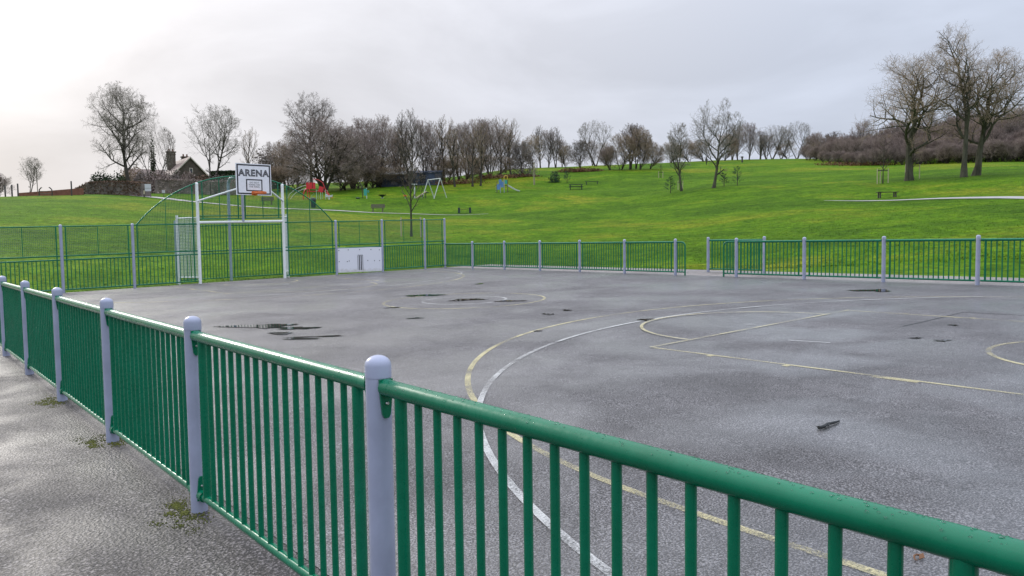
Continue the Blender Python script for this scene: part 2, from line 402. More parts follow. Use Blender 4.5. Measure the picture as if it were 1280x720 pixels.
# painted lines, each a ribbon lying 4 mm or more over the tarmac
def ribbon(name, pts, wid, mat, dz, label=None):
    pts = [Vector((p[0], p[1], 0)) for p in pts]; v = []; f = []
    for i, p in enumerate(pts):
        t = (pts[min(i+1, len(pts)-1)] - pts[max(i-1, 0)]).normalized(); n = Vector((-t.y, t.x, 0))
        for s in (-1, 1):
            q = p + n*wid/2*s; v.append((q.x, q.y, G(q.x, q.y)+dz))
    for i in range(len(pts)-1): f.append((2*i, 2*i+1, 2*i+3, 2*i+2))
    b = MB(); b.v = v; b.f = f
    o = b.build(name, mat, smooth=False); return tag(o, label, kind='structure')
def arc(cx, cy, r, a0, a1, n=60): return [(cx+r*math.cos(R(a0+(a1-a0)*i/n)), cy+r*math.sin(R(a0+(a1-a0)*i/n))) for i in range(n+1)]
for sgn in (1, -1):
    fy = lambda pts: [(x, y if sgn > 0 else 2*CY-y) for x, y in pts]
    ribbon('three_point_line', fy([(16.81, 0.4), (16.81, 1.4), (16.81, 2.3)] + [(CX + (6.62+0.14*abs(math.cos(R(a)))**6)*math.cos(R(a)), 2.45 + 6.62*math.sin(R(a))) for a in range(1, 180, 2)] + [(3.30, 2.3), (3.29, 1.4), (3.29, 0.4)]), 0.06, M['cream'], 0.004)
    ribbon('goal_area_line', fy(arc(CX, 0.2, 7.90, 2, 178, 110)), 0.055, M['whiteline'], 0.008)
    ribbon('free_throw_line', fy([(7.47, 6.22), (12.67, 6.22)]), 0.05, M['cream'], 0.012)
    ribbon('key_side_line', fy([(7.50, 0.4), (7.50, 6.19)]), 0.05, M['cream'], 0.004)
    ribbon('key_side_line', fy([(12.64, 0.4), (12.64, 6.19)]), 0.05, M['cream'], 0.004)
    ribbon('free_throw_arc', fy(arc(CX, 6.22, 1.80, 1, 179, 50)), 0.05, M['cream'], 0.016)
    ribbon('no_charge_arc', fy(arc(CX, 1.98, 1.22, 0, 180, 40)), 0.055, M['cream'], 0.004)
    for kx, s in ((7.50, -1), (12.64, 1)):
        for y0, y1 in ((5.27, 5.34), (4.30, 4.37), (2.99, 3.42)):
            ribbon('lane_mark', fy([(kx+s*0.055, y0), (kx+s*0.055, y1)]), 0.06 if y1-y0 > .2 else 0.09, M['cream'], 0.004)
ribbon('centre_circle', arc(CX, CY, 1.79, 0, 360, 80), 0.055, M['cream'], 0.004)
ribbon('centre_circle', arc(CX, CY, 0.93, 0, 360, 60), 0.055, M['whiteline'], 0.004)
ribbon('penalty_spot', [(10.02, 6.53), (10.16, 6.45)], 0.12, M['whiteline'], 0.012)
ribbon('court_mark', [(9.06, 5.25), (9.18, 4.75)], 0.035, M['whiteline'], 0.004)
ribbon('tarmac_seam', [(11.2, 4.72), (12.3, 4.70), (13.40, 4.71), (13.44, 3.2), (13.45, 1.2)], 0.035, M['dark'], 0.0025)
# puddles
random.seed(5)
def puddle(px, py, wpx, hm, seed):
    rnd = random.Random(seed)
    d = ray(px, py); t = (-HC - 0.02319*1.4 - 0.00241*4.4)/(d.z-0.02319*d.x-0.00241*d.y); c = d*t
    ax = Vector((RT.x, RT.y, 0)).normalized(); ay = Vector((FW.x, FW.y, 0)).normalized()
    wm = wpx/FPX*t*0.5; n = 40; ph = [rnd.uniform(0, 6.28) for _ in range(6)]; v = []; al = []; f = []
    for ring, aa in ((1.25, 0.0), (0.85, 0.75), (0.4, 1.0)):
        for i in range(n):
            a = 2*math.pi*i/n
            k = ring*(1 + 0.22*math.sin(2*a+ph[0]) + 0.20*math.sin(3*a+ph[1]) + 0.13*math.sin(5*a+ph[2]) + 0.08*math.sin(9*a+ph[3]))
            q = c + ax*(math.cos(a)*wm*k) + ay*(math.sin(a)*hm*0.5*k) + ax*0.15*wm*math.sin(a*2+ph[4])
            v.append((q.x, q.y, G(q.x, q.y)+0.0095)); al.append(aa)
    for r_ in (0, 1):
        for i in range(n): f.append((r_*n+i, r_*n+(i+1) % n, (r_+1)*n+(i+1) % n, (r_+1)*n+i))
    f.append(tuple(range(2*n, 3*n)))
    b = MB(); b.v = v; b.f = f
    o = b.build('puddle', M['water'], smooth=False); at_ = o.data.attributes.new('depth', 'FLOAT', 'POINT'); at_.data.foreach_set('value', al)
    tag(o, kind='structure')
for i, (px, py, wp, hm) in enumerate([(328, 408, 80, 0.55), (372, 410.5, 44, 0.34), (352, 417, 32, 0.26), (400, 421, 70, 0.10), (375, 424, 40, 0.12),
        (530, 369.5, 40, 0.5), (583, 375, 44, 0.42), (636, 376.5, 30, 0.3), (686, 393, 14, 0.24), (520, 398, 18, 0.14), (708, 388, 10, .2), (672, 414, 9, 0.12), (806, 400, 18, 0.2),
        (1092, 363.5, 46, 0.5), (1178, 426, 22, 0.10), (1145, 423, 16, 0.08), (600, 355, 9, 0.3), (490, 385, 20, .12), (1192, 407, 10, .1)]): puddle(px, py, wp, hm, 40+i)

# ------------------------------------------------------------------ fences
PH = 1.115
def post_mesh(name, h, r, mat): return MB().tube([(0,0,-0.25), (0,0,h-0.065)], r, 18).mesh(name, mat)
def cap_mesh(name, r, mat):
    pr = [(r*1.035, -0.072), (r*1.035, -0.030)] + [(r*1.035*math.cos(R(a)), -0.030 + 0.036*math.sin(R(a))) for a in (20, 40, 58, 72, 83, 89)]
    return MB().lathe(pr, 18).mesh(name, mat)
ME_POST = post_mesh('post', PH, 0.046, M['lilac']); ME_CAP = cap_mesh('post_cap', 0.046, M['lilac'])
BAR_R, RAIL_R, UP_R = 0.0135, 0.030, 0.022
def bar_mesh(z0, z1, r=BAR_R, n=10, mat=None): return MB().tube([(0,0,z0), (0,0,z1)], r, n, False).mesh('bar', mat or M['green'])
ME_BAR = bar_mesh(0.10, 1.0)
def add_post(root, x, y, h=None, me=None, cap=None):
    me = me or ME_POST; cap = cap or ME_CAP; h = h or PH
    p = put('post', me, root, Vector((x, y, G(x, y))) - root.location)
    c = put('post_cap', cap, p, (0, 0, h-0.006)); return p
def bracket_mesh(s):
    # saddle plate wrapped on the post, hanging below the rail end; local +x runs along the panel
    b = MB(); pol = [(-0.026, 0.030), (0.026, 0.030), (0.024, -0.02), (0.016, -0.095), (0.008, -0.108), (-0.008, -0.108), (-0.016, -0.095), (-0.024, -0.02)]
    b.prism([(0.046, a, z) for a, z in pol], (0.010, 0, 0))
    b.tube([(0.05, 0, 0), (0.10, 0, 0)], [0.0315, 0.0305], 14)
    return b.mesh('mount_bracket', M['green'])
ME_BRK = bracket_mesh(1)
ME_BOLT = MB().lathe([(0.0075, 0), (0.0075, 0.004), (0.0045, 0.009)], 8).mesh('bolt', M['steel'])
ME_SLOT = MB().box((0, 0, 0), (0.0016, 0.009, 0.055)).mesh('slot', M['dark'])
def fence_panel(root, a, b, detail=True, nbar=15, zt=1.005, zb=0.10):
    """one railing panel between the post centres a and b (x, y)"""
    a = Vector((a[0], a[1], G(*a))); b = Vector((b[0], b[1], G(*b))); d = b-a; ln = math.hypot(d.x, d.y); u = d/ln; rz = math.atan2(d.y, d.x); sl = d.z/ln
    mb = MB()
    for z, r_ in ((zt, RAIL_R), (zb, 0.022)):
        mb.tube([(0.06, 0, z+sl*0.06), (ln-0.06, 0, z+sl*(ln-0.06))], r_, 16)
    x0, x1 = 0.148, ln-0.155
    for x in (x0, x1): mb.tube([(x, 0, zb+sl*x), (x, 0, zt+sl*x)], UP_R, 14, False)
    fr = put('panel_frame', mb.mesh('panel_frame', M['green']), root, a-root.location, (0, 0, rz))
    for i in range(nbar):
        x = x0 + (x1-x0)*(i+1)/(nbar+1); put('bar', ME_BAR, fr, (x, 0, sl*x + (zb-0.10)))
    if detail:
        for x, rr in ((0, 0), (ln, math.pi)):
            k = put('mount_bracket', ME_BRK, fr, (x, 0, zt+sl*x), (0, 0, rr))
            k2 = put('mount_bracket', ME_BRK, fr, (x, 0, zb+sl*x), (math.pi, 0, rr))
            for zz in (zt-0.055, zb+0.055):
                put('bolt', ME_BOLT, fr, ((0.0565 if x == 0 else ln-0.0565), 0, zz+sl*x), (0, R(90) if x == 0 else R(-90), 0))
    return fr
# near side railing
near = thing('railing', (NX, 0.313, G(NX, .313)), 'green railing with lilac-grey dome-topped posts in the foreground beside the footpath', 'railing')
ys = [PY0 + SP*k for k in range(-2, 11)] + [GY]
for i, y in enumerate(ys):
    add_post(near, NX, y)
for i in range(len(ys)-1): fence_panel(near, (NX, ys[i+1]), (NX, ys[i]), detail=i < 9, nbar=15 if ys[i+1]-ys[i] > 1.9 else 13)
# rain beads on the two nearest top rails
def beads():
    rnd = random.Random(3); b = MB()
    for k in range(600):
        y = 0.40 + (8.4-0.40)*rnd.random()**1.6; s = rnd.uniform(0.0010, 0.0030)
        if any(abs(y-q) < 0.08 for q in ys): continue
        a = rnd.gauss(0, 0.55); nx, nz = math.sin(a), math.cos(a)
        c = Vector((NX+nx*RAIL_R*0.985, y, G(NX, y)+1.005+nz*RAIL_R*0.985))
        n = Vector((nx, 0, nz)); t1 = Vector((0, 1, 0)); t2 = n.cross(t1); v = []
        el = rnd.uniform(1, 1.7)
        for ph, rr in ((0, 1.0), (0.6, 0.8)):
            for j in range(7):
                th = 6.283*j/7; v.append(c + (t1*math.cos(th)*el + t2*math.sin(th))*s*rr + n*s*ph)
        v.append(c + n*s*0.85)
        b.add(v, [(j, (j+1) % 7, 7+(j+1) % 7, 7+j) for j in range(7)] + [(7+j, 7+(j+1) % 7, 14) for j in range(7)])
    m, t, bs = new_mat('water_beads'); bs.inputs['Base Color'].default_value = (1, 1, 1, 1); bs.inputs['Roughness'].default_value = 0.02; bs.inputs['IOR'].default_value = 1.33; bs.inputs['Transmission Weight'].default_value = 1.0
    o = b.build('rain_beads', m, near, -near.location); o['kind'] = 'stuff'
beads()
def rounded_end(root, x, y0, y1, zt=1.005, zb=0.10):
    """short rounded return panel at a gateway: rail curves down at y1"""
    s = 1 if y1 > y0 else -1; rr = 0.13; pts = [(0, y0+s*0.06, zt)] + [(0, y1-s*rr+s*rr*math.sin(R(q)), zt-rr+rr*math.cos(R(q))) for q in range(0, 91, 15)] + [(0, y1, 0.0)]
    b = MB().tube(pts, 0.024, 12); b.tube([(0, y0+s*0.06, zb), (0, y1, zb)], 0.02, 10)
    o = b.build('rounded_end', M['green'], root, Vector((x, 0, G(x, y0))) - root.location)
    n = 3
    for i in range(n): put('bar', ME_BAR, root, Vector((x, y0+(y1-y0)*(i+0.9)/(n+0.9)*0.93, G(x, y0)))-root.location)
far = thing('railing', (FX, 14.66, G(FX, 14.66)), 'far low green railing running from the tall goal end to the gateway', 'railing')
fy = [14.6632 + SP*k for k in range(0, 6)] + [GY]
for y in fy[:-1]: add_post(far, FX, y)
for i in range(6): fence_panel(far, (FX, fy[i+1]), (FX, fy[i]), detail=False)
rounded_end(far, FX, fy[0], fy[0]-0.36)
rgt = thing('railing', (FX, 12.516, G(FX, 12.516)), 'far green railing right of the gateway, running out of the picture on the right', 'railing')
ry = [12.516 - SP*k for k in range(0, 7)]
for y in ry: add_post(rgt, FX, y)
for i in range(6): fence_panel(rgt, (FX, ry[i]), (FX, ry[i+1]), detail=False)
rounded_end(rgt, FX, ry[0], ry[0]+0.42)
grd = thing('guard_railing', (20.45, 14.66, G(20.45, 14.66)), 'short green guard railing standing behind the gateway gap', 'railing')
for y in (14.66, 12.66): add_post(grd, 20.45, y)
fence_panel(grd, (20.45, 14.66), (20.45, 12.66), detail=False)

# tall goal end with arch, goal recess and mesh
TPH = 2.11
ME_TPOST = post_mesh('post', TPH, 0.046, M['lilac'])
goal = thing('goal_end_fence', (CX, GY, G(CX, GY)), 'tall green goal-end fence with arched mesh over a white goal mouth', 'fence')
gl = goal.location
gposts = [NX, 2.41, 4.445, 6.48, 13.695, 15.73, 17.765, FX]
for x in gposts: add_post(goal, x, GY, TPH, ME_TPOST)
def wire_grid(x0, x1, z0, top, pitch=0.05, wr=0.0042, y=0.0, sl=0.0):
    """welded mesh: verticals every pitch, cut by the height top(x)"""
    b = MB(); n = int(round((x1-x0)/pitch))
    for i in range(1, n):
        x = x0+(x1-x0)*i/n; h = top(x)
        if h > z0: b.tube([(x, y, z0+sl*x), (x, y, h+sl*x)], wr, 3, False)
    zmax = max(top(x0+(x1-x0)*i/50) for i in range(51)); nz = int((zmax-z0)/pitch)
    for k in range(1, nz+1):
        z = z0+k*pitch; xs = [x0+(x1-x0)*i/80 for i in range(81)]; run = [x for x in xs if top(x) > z]
        if len(run) > 1: b.tube([(run[0], y, z+sl*run[0]), (run[-1], y, z+sl*run[-1])], wr, 3, False)
    return b
SLX = 0.02319
M['wire'] = paint('green_mesh_wire', (0.0, 0.10, 0.05), 0.4, 0.1)
for x0, x1 in zip(gposts[:-1], gposts[1:]):
    if x0 == 6.48: continue
    white = abs(x0-13.695) < 0.01; o0 = Vector((x0, GY, G(x0, GY))) - gl; ln = x1-x0
    b = MB(); f_ = lambda x, z: (x, 0, z+SLX*x)
    for z in (2.05, 1.14, 1.02) + (() if white else (0.10,)): b.tube([f_(0.05, z), f_(ln-0.05, z)], 0.022 if z < 2 else 0.019, 10)
    for x in (0.13, ln-0.13): b.tube([f_(x, 0.1 if not white else 1.02), f_(x, 2.05)], 0.02, 10)
    if ln > 1.5: b.tube([f_(ln/2, 1.14), f_(ln/2, 2.05)], 0.012, 8)
    fr = b.build('panel_frame', M['green'], goal, o0)
    g = wire_grid(0.13, ln-0.13, 1.14, lambda x: 2.05, sl=SLX).build('mesh_infill', M['wire'], fr, smooth=False); g['kind'] = 'stuff'
    if not white:
        n = 15 if ln > 1.5 else 6
        for i in range(n):
            x = 0.13+(ln-0.26)*(i+1)/(n+1); put('bar', ME_BAR, fr, (x, 0, SLX*x))
    else:
        bd = MB().box((ln/2, -0.01, 0.535+SLX*ln/2), (ln-0.10, 0.018, 0.97)).build('rebound_board', None, fr)
        m_, t_, b_ = new_mat('scuffed_white_board'); p_ = pos_n(t_); sz = N(t_, 'ShaderNodeSeparateXYZ'); L(t_, p_, sz.inputs[0])
        lo = ramp_n(t_, math_n(t_, 'ADD', sz.outputs[2], math_n(t_, 'MULTIPLY', noise_n(t_, 6, 5, 0.7, p_), -0.5)), [(0.05, 1.0), (0.32, 0.0)])
        L(t_, mix_n(t_, lo, (0.76, 0.76, 0.81), (0.46, 0.44, 0.38)), b_.inputs['Base Color']); b_.inputs['Roughness'].default_value = 0.5
        bd.data.materials.append(m_)
        xs = 0.50*ln; zb_ = 0.13+SLX*xs; b3 = MB()
        for k in (-1.0, 0, 1.0):                          # three outlined stumps with bails
            xc = xs + k*0.078
            b3.tube([(xc-0.030, -0.024, zb_), (xc-0.030, -0.024, zb_+0.56), (xc-0.018, -0.024, zb_+0.59), (xc+0.018, -0.024, zb_+0.59), (xc+0.030, -0.024, zb_+0.56), (xc+0.030, -0.024, zb_)], 0.009, 5)
        b3.build('painted_stumps', M['black'], fr)
        b4 = MB()
        for q in ((0.1, .93), (.5, .95), (1.0, .95), (1.5, .95), (1.88, .93), (.1, .5), (.45, .5), (.53, .52), (1.35, .52), (1.65, .5), (1.88, .5)): b4.box((q[0], -0.022, q[1]), (0.03, 0.008, 0.03))
        b4.build('fixing_screws', M['black'], fr)
# arch bays either side of the goal and over it
AX0, AX1, AZ0 = 6.60, 13.575, 2.05
ACX, ARISE, AHALF = (AX0+AX1)/2, 1.66, (AX1-AX0)/2
ARAD = (AHALF**2+ARISE**2)/(2*ARISE)
def arch_z(x): return AZ0 + ARISE - ARAD + math.sqrt(max(ARAD**2-(x-ACX)**2, 0))
GL, GR = 8.56, 11.60
W_ = lambda x, z, y=GY: Vector((x, y, G(x, y)+z)) - gl
MB().tube([W_(AX0+(AX1-AX0)*i/40, arch_z(AX0+(AX1-AX0)*i/40)) for i in range(41)], 0.021, 10).build('arch_rail', M['green'], goal)
def bay(x0, x1, zlow, mids, upr):
    b = MB()
    for z in zlow: b.tube([W_(x0, z), W_(x1, z)], 0.021, 10)
    for x in upr: b.tube([W_(x, zlow[-1]), W_(x, arch_z(x)-0.01)], 0.021, 10)
    for x in mids: b.tube([W_(x, 1.14 if zlow[-1] < 2 else zlow[-1]), W_(x, arch_z(x)-0.01)], 0.012, 8)
    fr = b.build('bay_frame', M['green'], goal)
    z0 = 1.14 if zlow[-1] < 2 else zlow[-1]
    off = gl; sl = SLX
    gm = wire_grid(x0+0.03, x1-0.03, z0, arch_z, sl=SLX)
    o = gm.build('mesh_infill', M['wire'], fr, Vector((0, GY, G(0, GY))) - gl, smooth=False); o['kind'] = 'stuff'
    return fr
for x0, x1, u in ((6.53, GL-0.05, (6.62, GL-0.17)), (GR+0.05, 13.65, (GR+0.17, 13.555))):
    fr = bay(x0, x1, (2.05, 1.14, 1.02, 0.10), ((x0+x1)/2,), u)
    for i in range(14):
        x = u[0]+(u[1]-u[0])*(i+1)/15; put('bar', ME_BAR, fr, W_(x, 0))
bay(GL+0.05, GR-0.05, (2.32, 2.22), (GL+0.75, GR-0.75), (GL+0.17, GL+1.40, GR-1.40, GR-0.17))
# white goal frame
for x in (GL, GR):
    p = MB().tube([(0,0,-0.2), (0,0,3.40)], 0.052, 16).build('goal_post', M['white'], goal, W_(x, 0))
    MB().lathe([(0.054, 0), (0.052, 0.03), (0.035, 0.055), (0.01, 0.066)], 14).build('post_cap', M['white'], p, (0, 0, 3.40))
MB().tube([W_(GL, 2.10), W_(GR, 2.10)], 0.045, 14).build('crossbar', M['white'], goal)
# splayed mesh wings and barred back of the goal recess
BY = 28.05
for x0, x1, s in ((GL, 8.13, -1), (GR, 12.12, 1)):
    a, e = Vector((x0, GY+0.06, 0)), Vector((x1, 27.80, 0)); d = (e-a); ln = d.length
    P = lambda t, z: Vector((a.x+d.x*t, a.y+d.y*t, G(a.x+d.x*t, a.y+d.y*t)+z)) - gl
    b = MB(); b.tube([P(1, -0.2), P(1, 2.38)], 0.042, 14); b.tube([P(0, 2.27), P(1, 2.27)], 0.028, 10); b.tube([P(0, 0.22), P(1, 0.22)], 0.028, 10)
    wf = b.build('wing_frame', M['white'], goal)
    b = MB(); n = 18
    for i in range(1, n): b.tube([P(i/n, 0.22), P(i/n, 2.27)], 0.006, 4, False)
    for k in range(1, 40): b.tube([P(0, 0.22+k*0.051), P(1, 0.22+k*0.051)], 0.006, 4, False)
    o = b.build('wing_mesh', M['white'], wf, smooth=False); o['kind'] = 'stuff'
b = MB()
for x0, x1 in ((8.13, 10.03), (10.03, 12.12)):
    b = MB()
    for z in (2.10, 2.0, 1.09, 0.99, 0.10): b.tube([W_(x0+0.04, z, BY), W_(x1-0.04, z, BY)], 0.019, 10)
    for x in (x0+0.13, x1-0.13): b.tube([W_(x, 0.1, BY), W_(x, 2.1, BY)], 0.019, 10)
    fr = b.build('recess_frame', M['green'], goal); me = bar_mesh(0.10, 2.05)
    for i in range(15): put('bar', me, fr, W_(x0+0.13+(x1-x0-0.26)*(i+1)/16, 0, BY))
for x in (8.13, 12.12): MB().tube([(0,0,-0.2), (0,0,2.2)], 0.04, 12).build('recess_post', M['greypost'], goal, W_(x, 0, BY))

# basketball unit: gooseneck post behind the goal, braces and board
bu = thing('basketball_hoop', (10.03, BY, G(10.03, BY)), 'basketball backboard reading ARENA with orange rim on a gooseneck post above the goal', 'basketball hoop')
bl = bu.location; BBY, BX0, BX1, BZ0, BZ1 = 25.92, 9.54, 10.77, 2.985, 4.06
B_ = lambda x, y, z: Vector((x, y, G(x, y)+z)) - bl
pts = [B_(10.03, BY, -0.2), B_(10.03, BY, 3.42)] + [B_(10.03+0.02*i/6, BY-0.28*(1-math.cos(R(15*i))), 3.42+0.28*math.sin(R(15*i))) for i in range(1, 7)] + [B_(10.10, 26.05, 3.74)]
MB().tube(pts, 0.055, 14).build('gooseneck_post', M['greypost'], bu)
MB().tube([B_(10.11, 26.90, 2.12), B_(10.11, 26.90, 3.60), B_(10.11, 26.80, 3.68), B_(10.11, 25.95, 3.68)], 0.045, 12).build('prop', M['lilac'], bu)
for x, tx in ((GL, 9.65), (GR, 10.68)): MB().tube([B_(x, GY-0.03, 2.83), B_(tx, 26.02, 3.22)], 0.030, 12).build('brace', M['white'], bu)
zb = G(10.15, BBY)
board = MB().box(((BX0+BX1)/2, BBY, zb+(BZ0+BZ1)/2), (BX1-BX0, 0.03, BZ1-BZ0)).build('backboard', M['board'], bu, -bl)
def frame_print(name, x0, x1, z0, z1, wd, mat, y):
    b = MB()
    b.box(((x0+x1)/2, y, z1-wd/2), (x1-x0, 0.004, wd)); b.box(((x0+x1)/2, y, z0+wd/2), (x1-x0, 0.004, wd))
    b.box((x0+wd/2, y, (z0+z1)/2), (wd, 0.004, z1-z0-2*wd)); b.box((x1-wd/2, y, (z0+z1)/2), (wd, 0.004, z1-z0-2*wd))
    return b.build(name, mat, board, (0,0,0), smooth=False)
YF = BBY-0.017
frame_print('border_stripe', BX0+0.03, BX1-0.03, zb+BZ0+0.03, zb+BZ1-0.03, 0.045, M['black'], YF)
frame_print('target_square', BX0+0.34, BX1-0.32, zb+BZ0+0.135, zb+BZ0+0.545, 0.038, M['black'], YF)
def text(s, size, x, z, off, mat, y, name, sx=1.0):
    c = bpy.data.curves.new(name, 'FONT'); c.body = s; c.size = size; c.align_x = 'CENTER'; c.align_y = 'CENTER'; c.extrude = 0.001; c.offset = off; c.space_character = 1.12; c.space_line = 0.95
    o = bpy.data.objects.new(name, c); COL.objects.link(o); bpy.context.view_layer.update()
    me = bpy.data.meshes.new_from_object(o.evaluated_get(bpy.context.evaluated_depsgraph_get())); bpy.data.objects.remove(o)
    me.materials.clear(); me.materials.append(mat)
    q = put(name, me, board, (x, y, z), (R(90), 0, 0), (sx, 1, 1)); return q
xm = (BX0+BX1)/2
text('ARENA', 0.305, xm, zb+3.73, 0.013, M['black'], YF-0.001, 'lettering', 0.99)
text('ARENA', 0.305, xm, zb+3.73, -0.012, M['board'], YF-0.005, 'lettering_core', 0.99)
text('DO NOT\nHANG ON\nTHE RING', 0.075, xm+0.01, zb+3.34, 0.0, M['black'], YF-0.001, 'notice_lettering')
rim = MB(); RC = (10.16, BBY-0.42, zb+3.075)
rim.tube([(RC[0]+0.225*math.cos(6.2832*i/32), RC[1]+0.225*math.sin(6.2832*i/32), RC[2]) for i in range(33)], 0.014, 8, False)
rim.tube([(RC[0]+0.235*math.cos(6.2832*i/32), RC[1]+0.235*math.sin(6.2832*i/32), RC[2]-0.05) for i in range(33)], 0.012, 8, False)
for i in range(12):
    a = 6.2832*i/12; rim.tube([(RC[0]+0.23*math.cos(a), RC[1]+0.23*math.sin(a), RC[2]), (RC[0]+0.232*math.cos(a), RC[1]+0.232*math.sin(a), RC[2]-0.05)], 0.014, 6)
rim.build('rim', M['orange'], bu, -bl)
rb = MB(); rb.prism([(RC[0]-0.10, BBY-0.02, RC[2]+0.03), (RC[0]+0.10, BBY-0.02, RC[2]+0.03), (RC[0]+0.10, BBY-0.02, RC[2]-0.09), (RC[0]-0.10, BBY-0.02, RC[2]-0.09)], (0, -0.015, 0))
rb.prism([(RC[0]-0.09, BBY-0.03, RC[2]+0.0), (RC[0]+0.09, BBY-0.03, RC[2]+0.0), (RC[0]+0.05, RC[1]+0.2, RC[2]), (RC[0]-0.05, RC[1]+0.2, RC[2])], (0, 0, -0.02))
rb.prism([(RC[0]-0.008, BBY-0.03, RC[2]-0.01), (RC[0]-0.008, BBY-0.03, RC[2]-0.13), (RC[0]-0.008, RC[1]+0.19, RC[2]-0.03)], (0.016, 0, 0))
rb.build('rim_bracket', M['orange'], bu, -bl)

# litter on the court
def twig_litter():
    c = Vector((5.45, 2.815, G(5.45, 2.815))); b = MB()
    b.tube([(-0.155, 0.005, 0.013), (-0.10, -0.008, 0.014), (-0.02, 0.010, 0.017), (0.06, 0.0, 0.016), (0.155, 0.004, 0.013)], [0.014, 0.013, 0.0105, 0.011, 0.006], 7)
    b.tube([(-0.10, 0.0, 0.015), (-0.05, -0.018, 0.016), (0.0, 0.004, 0.018)], [0.006, 0.006, 0.005], 6)
    b.tube([(-0.135, 0.0, 0.013), (-0.13, 0.035, 0.012)], [0.006, 0.004], 6)
    o = b.build('fallen_twig', M['dark'], None, c); tag(o, 'black broken twig lying on the wet court, near right', 'twig')
    b = MB(); c = at(100, 1)
    d = ray(1150, 700); t = (-HC-0.0431)/(d.z-0.02319*d.x-0.00241*d.y); q = d*t
    pts = [Vector((0.03*math.cos(a*0.9), 0.028*math.sin(a*0.9)*0.8, 0.004+0.012*abs(math.sin(a)))) for a in [i*0.5 for i in range(8)]]
    b.tube(pts, [0.002, .004, .005, .004, .005, .004, .003, .002], 6)
    b.prism([(-0.01, 0.0, 0.006), (0.02, 0.012, 0.016), (0.034, 0.0, 0.022), (0.016, -0.014, 0.01)], (0, 0, 0.002))
    tag(b.build('dead_leaf', M['bracken'], None, (q.x, q.y, G(q.x, q.y))), 'small curled dead leaf on the court behind the nearest railing', 'leaf')
twig_litter()
# moss at the feet of the near posts
def moss(y, seed, label):
    rnd = random.Random(seed); b = MB()
    ctr = [(rnd.gauss(-0.09, 0.07), rnd.gauss(0.04, 0.15), rnd.uniform(0.012, 0.045)) for _ in range(16)]
    for k in range(900):
        c_ = rnd.choice(ctr); x, yy = rnd.gauss(c_[0], c_[2]), rnd.gauss(c_[1], c_[2]*1.5)
        s = rnd.uniform(0.0015, 0.006)*math.exp(-(x*x+yy*yy)*8); z = G(NX+x, y+yy) - G(NX, y)
        b.lathe([(s*1.3, -0.004), (s*1.0, s*0.25), (s*0.4, s*0.4)], 5, (x, yy, z))
    o = b.build('moss', M['moss'], None, (NX, y, G(NX, y))); o['kind'] = 'stuff'; tag(o, label, 'moss')
moss(ys[2], 1, 'yellow-green moss at the foot of the second nearest railing post')
moss(ys[3], 2, 'thin moss on the footpath by the third nearest railing post'); moss(ys[4], 3, 'faint moss on the footpath by the fourth nearest railing post')

